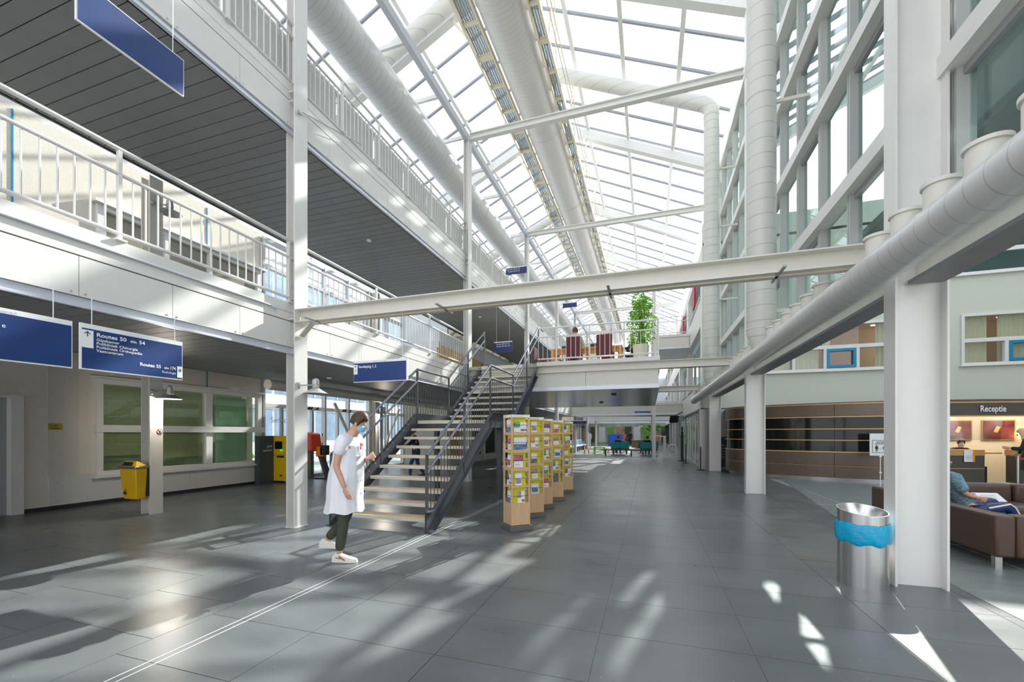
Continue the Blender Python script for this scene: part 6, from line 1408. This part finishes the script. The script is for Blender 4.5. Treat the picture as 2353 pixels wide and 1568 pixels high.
t = thing('indoor_palm', 'drooping palm far away behind the teal benches', 'plant', (.3, 40, 0)); MB().lathe([(.3, 0), (.35, .5)], (.3, 40, 0), 16).build('pot', M['roomwarm'], t); MB().tube((.3, 40, .5), (.3, 40, 1.6), .05, 8).build('trunk', M['bark'], t)
mb = MB()
for k in range(26):
    a = k * 2.4; r_ = 1.2; mb.path([(.3, 40, 1.55), (.3 + .5 * math.cos(a), 40 + .5 * math.sin(a), 2.1 + .2 * math.sin(k)), (.3 + r_ * math.cos(a), 40 + r_ * math.sin(a), 1.9 + .3 * math.sin(k * 2))], [.02, .07, .01], 4)
mb.build('fronds', M['leafd'], t, kind='stuff')
t = thing('bike_arch', 'white tubular arch stand beside the slim cream post', 'stand', (1.3, 26.2, 0)); MB().path([(1.05, 26.2, 0), (1.05, 26.2, .6), (1.12, 26.2, .78), (1.3, 26.2, .84), (1.48, 26.2, .78), (1.55, 26.2, .6), (1.55, 26.2, 0)], .03, 8).build('arch', SW, t)
MB().path([(1.15, 26.0, 0), (1.15, 26.0, .45), (1.3, 26.0, .55), (1.45, 26.0, .45), (1.45, 26.0, 0)], .02, 8).build('inner_arch', SW, t)
t = thing('gate_post', 'cream square post with a rail near the right shops', 'post', (.9, 26.2, 0)); MB().box(.8, .95, 26.1, 26.25, 0, 1.35).build('post', M['cream'], t); MB().tube((.87, 26.2, 1.3), (.3, 26.2, 1.35), .03, 8).build('rail', M['signwhite'], t)
t = thing('sculpture', 'slender black sculpture on a tall plinth by the right shops', 'sculpture', (1.7, 24.3, 0)); MB().lathe([(.2, 0), (.2, .04), (.06, .08)], (1.7, 24.3, 0), 16).build('foot', M['black'], t)
MB().box(1.63, 1.77, 24.23, 24.37, .05, 1.35).build('plinth', M['black'], t); MB().box(1.55, 1.85, 24.15, 24.45, 1.35, 1.38).build('shelf', M['black'], t); MB().lathe([(.05, 1.38), (.07, 1.55), (.03, 1.65), (.06, 1.75), (.04, 1.83), (.01, 1.86)], (1.7, 24.3, 0), 12).build('figure', M['black'], t)
t = thing('ceiling_screen', 'dark monitor on a bracket above the right shopfront', 'monitor', (1.4, 25.5, 2.3)); MB().cbox((1.35, 25.5, 2.3), (.5, .06, .4), .5, .3).build('screen', M['black'], t); MB().tube((1.35, 25.5, 2.45), (1.8, 25.5, 2.7), .03, 8).build('bracket', M['black'], t)
MB().cbox((1.7, 25.6, 2.35), (.35, .06, .35), -.5, .3).build('screen', M['gframe'], t)
for i, (x, y) in enumerate(((2.0, 18.6), (1.75, 22.5))):
    t = thing('dark_post', 'slim black post by the shopfront, %s one' % ('nearer', 'farther')[i], 'post', (x, y, 0), 'slim dark posts'); MB().lathe([(.15, 0), (.15, .02), (.02, .03)], (x, y, 0), 14).build('foot', M['black'], t); MB().tube((x, y, .02), (x, y, .95), .022, 8).build('pole', M['black'], t)
t = thing('info_panel', 'dark notice panel on the green wall between counter and column', 'panel', (2.95, 18.95, 0)); MB().box(2.62, 3.05, 19.2, 19.28, .1, 1.35).build('board', M['dframe'], t)
for k in range(5): MB().box(2.68, 2.98, 19.19, 19.2, .5 + .12 * k, .53 + .12 * k).build('text_line', M['gframe'], t)
MB().box(2.16, 4.2, 19.22, 19.3, 1.35, 2.5).build('wall_panel', M['greyboard'], gw)
MB().box(2.16, 4.2, 19.2, 19.3, 2.5, 2.54).build('wall_trim', M['dframe'], gw)
t = thing('a_board', 'white A-frame notice board in the dark area behind the stairs', 'board', (-6.9, 20.5, 0))
for sg in (-1, 1): MB().cbox((-6.9, 20.5 + .15 * sg, .5), (.6, .03, 1.05), 0, -.28 * sg).build('leaf_panel', SW, t)
MB().cbox((-6.9, 20.22, .5), (.25, .01, .5), 0, .28).build('black_drop', M['ink'], t)
